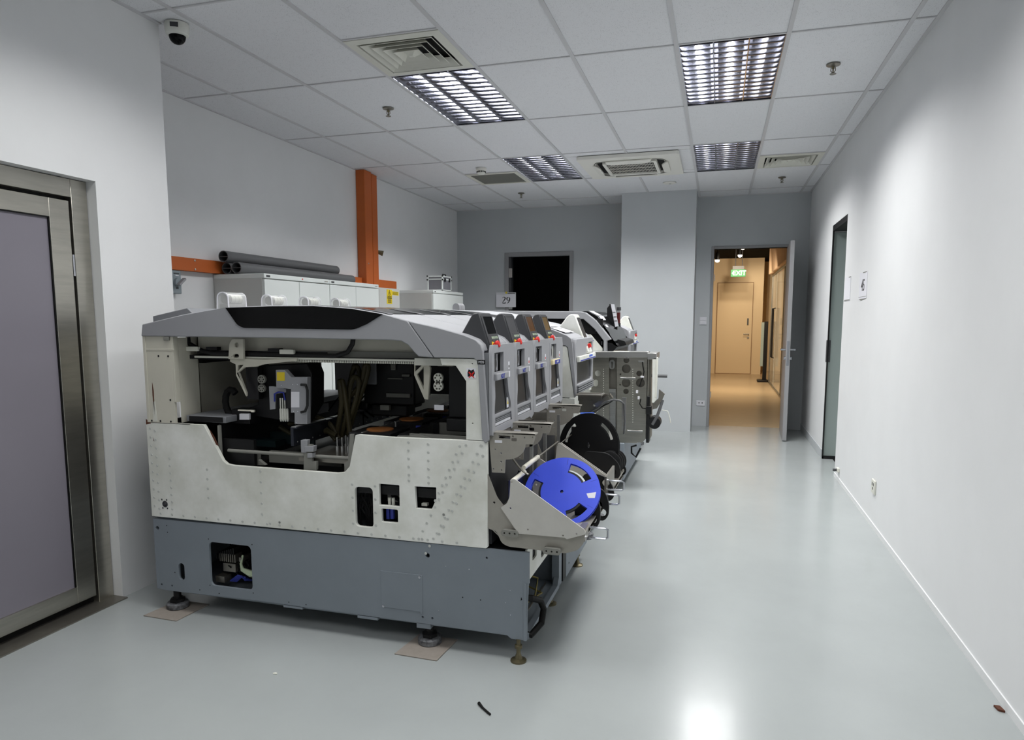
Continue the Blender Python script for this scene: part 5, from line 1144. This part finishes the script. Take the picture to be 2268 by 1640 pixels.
# ------------------------------------------------------------------ silver arched machine farther back
Y3 = 1.5
m3_ = thing('arched_machine', 'silver arched machine with a glossy black front, behind the white headed module', 'machine', (-1.8, 2.05, 0))
arch_o = [(-2.70, 1.30), (-2.62, 1.46), (-2.53, 1.488), (-1.42, 1.474), (-1.38, 1.466), (-1.29, 1.40), (-1.165, 1.245), (-1.200, 1.235), (-1.200, .47), (-1.225, .47), (-1.225, 1.235)]
arch_i = [(-1.30, 1.33), (-1.395, 1.412), (-2.50, 1.424), (-2.56, 1.40), (-2.62, 1.28), (-2.62, .47), (-2.70, .47)]
MB().prism(arch_o + arch_i, 'y', Y3 - .02, Y3 + .05).build('side_arch', silver, m3_, bevel=.004)
MB().box(-2.62, -1.24, Y3 + .02, Y3 + .04, 1.29, 1.415).box(-2.6, -1.26, Y3 + .05, 2.55, .47, 1.36).build('dark_interior', black_m, m3_, smooth=False)
MB().prism([(-2.60, .47), (-2.60, 1.285), (-1.335, 1.285), (-1.235, 1.17), (-1.235, .47)], 'y', Y3 - .004, Y3 + .016).build('side_door', white_p, m3_, bevel=.003)
MB().box(-1.40, -1.31, Y3 - .006, Y3 - .004, 1.232, 1.238).build('blue_stripe', blue_ink, m3_)
MB().cyl((-1.325, Y3 - .008, 1.18), (-1.325, Y3 - .004, 1.18), .008).box(-1.245, -1.238, Y3 - .008, Y3 - .004, 1.20, 1.23).build('lock', dark_p, m3_)
sb = MB()
for x, z in ((-1.365, 1.385), (-1.30, 1.315)): sb.cyl((x, Y3 + .016, z), (x, Y3 + .02, z), .005)
sb.build('screw', chrome, m3_)
bo = [(-1.42, 1.476), (-1.375, 1.478), (-1.29, 1.435), (-1.19, 1.30), (-1.15, 1.20), (-1.13, 1.19), (-1.19, 1.23), (-1.29, 1.398), (-1.38, 1.464)]
MB().prism(bo, 'y', Y3 + .05, 2.5).build('front_hood', black_g, m3_, bevel=.004)
MB().prism([(-2.55, 1.475), (-1.42, 1.462), (-1.42, 1.477), (-2.55, 1.49)], 'y', Y3 + .03, 2.5).build('top_cover', silver, m3_)
MB().prism([(-1.20, 1.22), (-1.13, 1.20), (-1.125, 1.18), (-1.15, 1.15), (-1.15, .5), (-1.22, .5)], 'y', Y3 + .05, 2.5).build('front_panel', black_p, m3_, bevel=.003)
MB().prism(soften([(-1.15, 1.24), (-1.085, 1.225), (-1.07, 1.19), (-1.14, 1.175)], .01), 'y', Y3 + .25, 2.35).build('front_shelf', black_p, m3_)
MB().box(-1.152, -1.145, Y3 + .08, Y3 + .5, .9, 1.14).build('front_window', dark_glass, m3_)
MB().prism([(-1.375, 1.480), (-1.30, 1.442), (-1.30, 1.444), (-1.375, 1.482)], 'y', Y3 + .12, Y3 + .34).prism([(-1.29, 1.437), (-1.265, 1.403), (-1.263, 1.405), (-1.288, 1.44)], 'y', Y3 + .12, Y3 + .34).prism([(-1.235, 1.363), (-1.22, 1.343), (-1.218, 1.345), (-1.233, 1.366)], 'y', Y3 + .1, Y3 + .2).build('taped_notice', paper, m3_)
MB().box(-2.6, -1.03, 1.40, 2.72, .09, .40).box(-2.6, -1.22, 1.52, 2.5, .39, .48).build('base_box', grey_p, m3_, bevel=.004)
for xx in (-2.5, -1.2):
    for yy in (Y3 + .12, 2.4): MB().lathe([(.045, 0), (.045, .03), (.02, .04), (.02, .102)], (xx, yy, 0), n=16).build('foot', iron, m3_)
c = at(1016, 690, y=1.95); dm = MB(); ap = [(-.035, 0), (-.034, .05)] + [(.034 * math.cos(a), .05 + .034 * math.sin(a)) for a in [PI - PI * i / 10 for i in range(1, 10)]] + [(.034, .05), (.035, 0)]
for k in range(6): dm.prism([(c.x + a, c.z - .01 + b) for a, b in ap], 'y', 1.88 + .026 * k, 1.894 + .026 * k)
dm.prism([(c.x + a * .9, c.z - .01 + b * .95) for a, b in ap], 'y', 1.885, 2.02); dm.build('ribbed_cover', silver, m3_)
MB().box(c.x - .06, c.x + .05, 1.86, 2.06, 1.40, c.z - .008).build('cover_base', silver_d, m3_)
# black monitor on its arm with a white notice
mo = thing('monitor', 'black monitor standing on the arched machine with a white notice on it', 'monitor', (-1.2, 2.2, 1.4))
pl = xz([(1352, 674), (1361, 674.5), (1370.5, 723), (1361.5, 724.5)], 2.1)
MB().prism(pl, 'y', 2.09, 2.094).build('notice', paper, mo)
tx = MB()
for k, (a, b) in enumerate(((1360.2, 692), (1362.5, 702), (1364, 711))):
    c = at(a, b, y=2.088); tx.box(c.x - .014, c.x + .012, 2.088, 2.09, c.z - .005, c.z + .004)
tx.build('notice_print', silver_d, mo)
ps = xz([(1351.5, 674), (1344.5, 683), (1344.5, 706), (1340, 708), (1346, 724), (1361.5, 725)], 2.1)
MB().prism(ps, 'y', 2.096, 2.13).build('screen_back', black_p, mo, bevel=.003)
MB().prism(xz([(1350, 674), (1353, 674), (1363, 725), (1359, 725)], 2.1), 'y', 2.085, 2.12).build('screen_edge', black_p, mo)
c = at(1360, 735, y=2.12); MB().box(c.x - .02, c.x + .03, 2.1, 2.14, c.z - .10, c.z + .1).build('arm', black_p, mo)
tl = thing('signal_light', 'thin dark red signal light behind the monitor', 'signal light', (-1.25, 2.45, 1.4))
c = at(1370, 716, y=2.45); MB().cyl((c.x, 2.45, c.z - .12), (c.x, 2.45, c.z), .02).build('pole', black_p, tl)
MB().cyl((c.x, 2.45, c.z), (c.x, 2.45, c.z + .10), .016).build('red_lens', mat('dark_red_lens', rgb(84, 16, 18), .5), tl)
MB().cyl((c.x, 2.45, c.z + .12), (c.x, 2.45, c.z + .15), .021).build('cap', dark_p, tl)
w4 = white_module(3.05, .645, -.03, 'farthest white headed module, in front of the grey pillar', False)

# ------------------------------------------------------------------ sheet metal feeder unit parked between the machines
YC = 1.42
fu = thing('feeder_unit', 'upright sheet metal feeder unit with round holes and a pale top rail', 'feeder unit', (-1.1, YC, .4))
def cz(a, b): q = at(1240 + a * .2317, 640 + b * .2317, y=YC); return (q.x, q.z)
def chole(a, b, r): c = cz(a, b); return circ(c[0], c[1], r, 20)
tx0, tx1 = cz(290, 0)[0], cz(945, 0)[0]
MB().prism(soften([cz(288, 655), cz(290, 622), cz(330, 598), cz(855, 598), cz(855, 655)], .012), 'y', YC - .03, YC + .055).build('top_rail', alu, fu, bevel=.004)
MB().box(cz(855, 0)[0], tx1, YC - .05, YC + .24, cz(0, 660)[1], cz(0, 600)[1]).build('rail_end', alu, fu, bevel=.004)
MB().box(cz(520, 0)[0], cz(720, 0)[0], YC - .02, YC + .04, cz(0, 598)[1], cz(0, 590)[1]).build('cream_board', ivory, fu)
MB().prism([cz(310, 655), cz(470, 655), cz(470, 1400), cz(330, 1250), cz(290, 1000)], 'y', YC, YC + .006, [chole(362, 808, .024), rrect(cz(330, 0)[0], cz(378, 0)[0], cz(0, 925)[1], cz(0, 860)[1], .03), chole(340, 1150, .03)]).build('left_plate', steel, fu)
MB().prism([cz(545, 655), cz(852, 655), cz(850, 1400), cz(790, 1470), cz(545, 1470)], 'y', YC, YC + .006, [chole(636, 683, .024), chole(635, 765, .036), chole(632, 900, .036), chole(632, 981, .022), chole(757, 810, .022), chole(770, 900, .036), chole(578, 818, .007), chole(576, 918, .007)]).build('right_plate', steel, fu)
sb = MB()
for k in range(26):
    for a in (418, 697):
        c = cz(a, 770 + 22 * k)
        if k < 24: sb.lathe([(.0035, -.001), (.001, -.0025)], (c[0], YC, c[1]), 'y', 6)
sb.build('rivet_row', vent_c, fu)
MB().prism(rrect(cz(480, 0)[0], cz(535, 0)[0], cz(0, 760)[1], cz(0, 672)[1], .024), 'y', YC + .01, YC + .016, [rrect(cz(503, 0)[0], cz(513, 0)[0], cz(0, 750)[1], cz(0, 690)[1], .004)]).box(cz(470, 0)[0], cz(548, 0)[0], YC + .004, YC + .01, cz(0, 980)[1], cz(0, 945)[1]).box(cz(470, 0)[0], cz(545, 0)[0], YC + .03, YC + .036, cz(0, 1400)[1], cz(0, 985)[1]).build('slot_plate', alu, fu)
MB().box(cz(468, 0)[0], cz(550, 0)[0], YC + .045, YC + .05, cz(0, 985)[1], cz(0, 655)[1]).build('inner_plate', steel_d, fu)
MB().prism([cz(287, 655), cz(303, 655), cz(305, 770), cz(312, 775), cz(307, 960), cz(286, 965), cz(290, 860)], 'y', YC - .04, YC - .03).build('edge_strip', white_p, fu)
MB().box(cz(857, 0)[0], cz(890, 0)[0], YC + .02, YC + .2, cz(0, 1400)[1], cz(0, 660)[1]).box(cz(548, 0)[0], cz(850, 0)[0], YC + .05, YC + .055, cz(0, 1400)[1], cz(0, 660)[1]).box(cz(850, 0)[0], cz(856, 0)[0], YC, YC + .2, cz(0, 1400)[1], cz(0, 655)[1]).build('side_plate', steel_d, fu)
MB().prism([cz(890, 662), cz(945, 650), cz(930, 1050), cz(905, 1085), cz(884, 1088)], 'y', YC - .05, YC - .02).build('pale_bar', white_p, fu, bevel=.004)
MB().prism([cz(923, 690), cz(938, 690), cz(928, 1030), cz(912, 1030)], 'y', YC - .053, YC - .05).build('pale_bar_inset', vent_c, fu)
MB().cyl((cz(890, 0)[0], YC + .05, cz(0, 818)[1]), (cz(1042, 0)[0], YC + .05, cz(0, 818)[1]), .013).build('push_bar', pvc, fu)
MB().prism([cz(890, 1090), cz(945, 1045), cz(950, 960), cz(1005, 1005), cz(985, 1050), cz(930, 1140), cz(890, 1150)], 'y', YC - .03, YC).build('side_bracket', steel_d, fu)
MB().box(cz(850, 0)[0], cz(905, 0)[0], YC - .04, YC + .02, cz(0, 1165)[1], cz(0, 1090)[1]).box(cz(855, 0)[0], cz(885, 0)[0], YC - .02, YC + .1, cz(0, 1430)[1], cz(0, 1000)[1]).prism(circ(*cz(905, 1280), .05, 20), 'y', YC - .02, YC + .1).build('latch_block', black_p, fu, bevel=.004)
MB().tube([(*cz(985, 1060)[:1], YC - .02, cz(985, 1060)[1]), (cz(985, 0)[0], YC - .02, cz(0, 1110)[1]), (cz(960, 0)[0], YC - .02, cz(0, 1180)[1]), (cz(915, 0)[0], YC - .02, cz(0, 1260)[1])], .012, 8).build('side_hose', pvc, fu)
MB().tube([(cz(1005, 0)[0], YC, cz(0, 1125)[1]), (cz(1060, 0)[0], YC, cz(0, 1135)[1]), (cz(1080, 0)[0], YC, cz(0, 1190)[1]), (cz(1090, 0)[0], YC, cz(0, 1240)[1])], .004, 6).build('loose_wire', vent_c, fu)
MB().box(cz(765, 0)[0], cz(820, 0)[0], YC - .01, YC, cz(0, 690)[1], cz(0, 675)[1]).box(cz(590, 0)[0], cz(740, 0)[0], YC - .006, YC, cz(0, 850)[1], cz(0, 832)[1]).box(cz(668, 0)[0], cz(820, 0)[0], YC - .006, YC, cz(0, 1338)[1], cz(0, 1322)[1]).build('stiffener', alu, fu, bevel=.002)
wp = [cz(790, 700), cz(795, 740), cz(805, 790), cz(800, 830), cz(780, 880), cz(762, 930)]
MB().tube([(a, YC - .01, b) for a, b in wp], .004, 6).tube([(a, YC - .01, b) for a, b in (cz(775, 1050), cz(765, 1100), cz(790, 1140), cz(850, 1150))], .004, 6).build('cable', rubber, fu)
MB().box(cz(790, 0)[0], cz(822, 0)[0], YC - .016, YC - .004, cz(0, 830)[1], cz(0, 815)[1]).box(cz(748, 0)[0], cz(768, 0)[0], YC - .016, YC - .004, cz(0, 975)[1], cz(0, 950)[1]).box(cz(766, 0)[0], cz(784, 0)[0], YC - .016, YC - .004, cz(0, 1032)[1], cz(0, 1005)[1]).build('connector', paper, fu)
MB().box(-1.28, -.93, YC + .008, YC + .055, .40, cz(0, 1400)[1] + .05).build('foot_beam', grey_sh, fu)
MB().tube([(cz(760, 0)[0], YC + .02, cz(0, 1465)[1]), (cz(710, 0)[0], YC + .02, cz(0, 1480)[1]), (cz(712, 0)[0], YC + .02, cz(0, 1540)[1]), (cz(755, 0)[0], YC + .02, cz(0, 1575)[1]), (cz(800, 0)[0], YC + .02, cz(0, 1490)[1])], .008, 8).build('loose_hose', rubber, fu)

# ------------------------------------------------------------------ odds and ends on the floor
tag(MB().tube([(-1.125, -1.958, .006), (-1.10, -1.985, .006), (-1.062, -2.015, .005)], [.006, .004, .004], 8).build('cable_scrap', rubber), 'short black cable scrap lying on the floor in the foreground', 'cable scrap')
tag(MB().prism([(-1.985, -1.968), (-1.975, -1.972), (-1.974, -1.98), (-1.988, -1.982), (-1.995, -1.976)], 'z', .0008, .0025).build('floor_chip', vent_c), 'pale torn scrap on the floor left of the black cable scrap', 'scrap')
tag(MB().prism([(.69, -1.44), (.71, -1.44), (.715, -1.475), (.695, -1.47)], 'z', .0008, .008).build('floor_chip', rust), 'brown chip on the floor against the right wall', 'scrap')
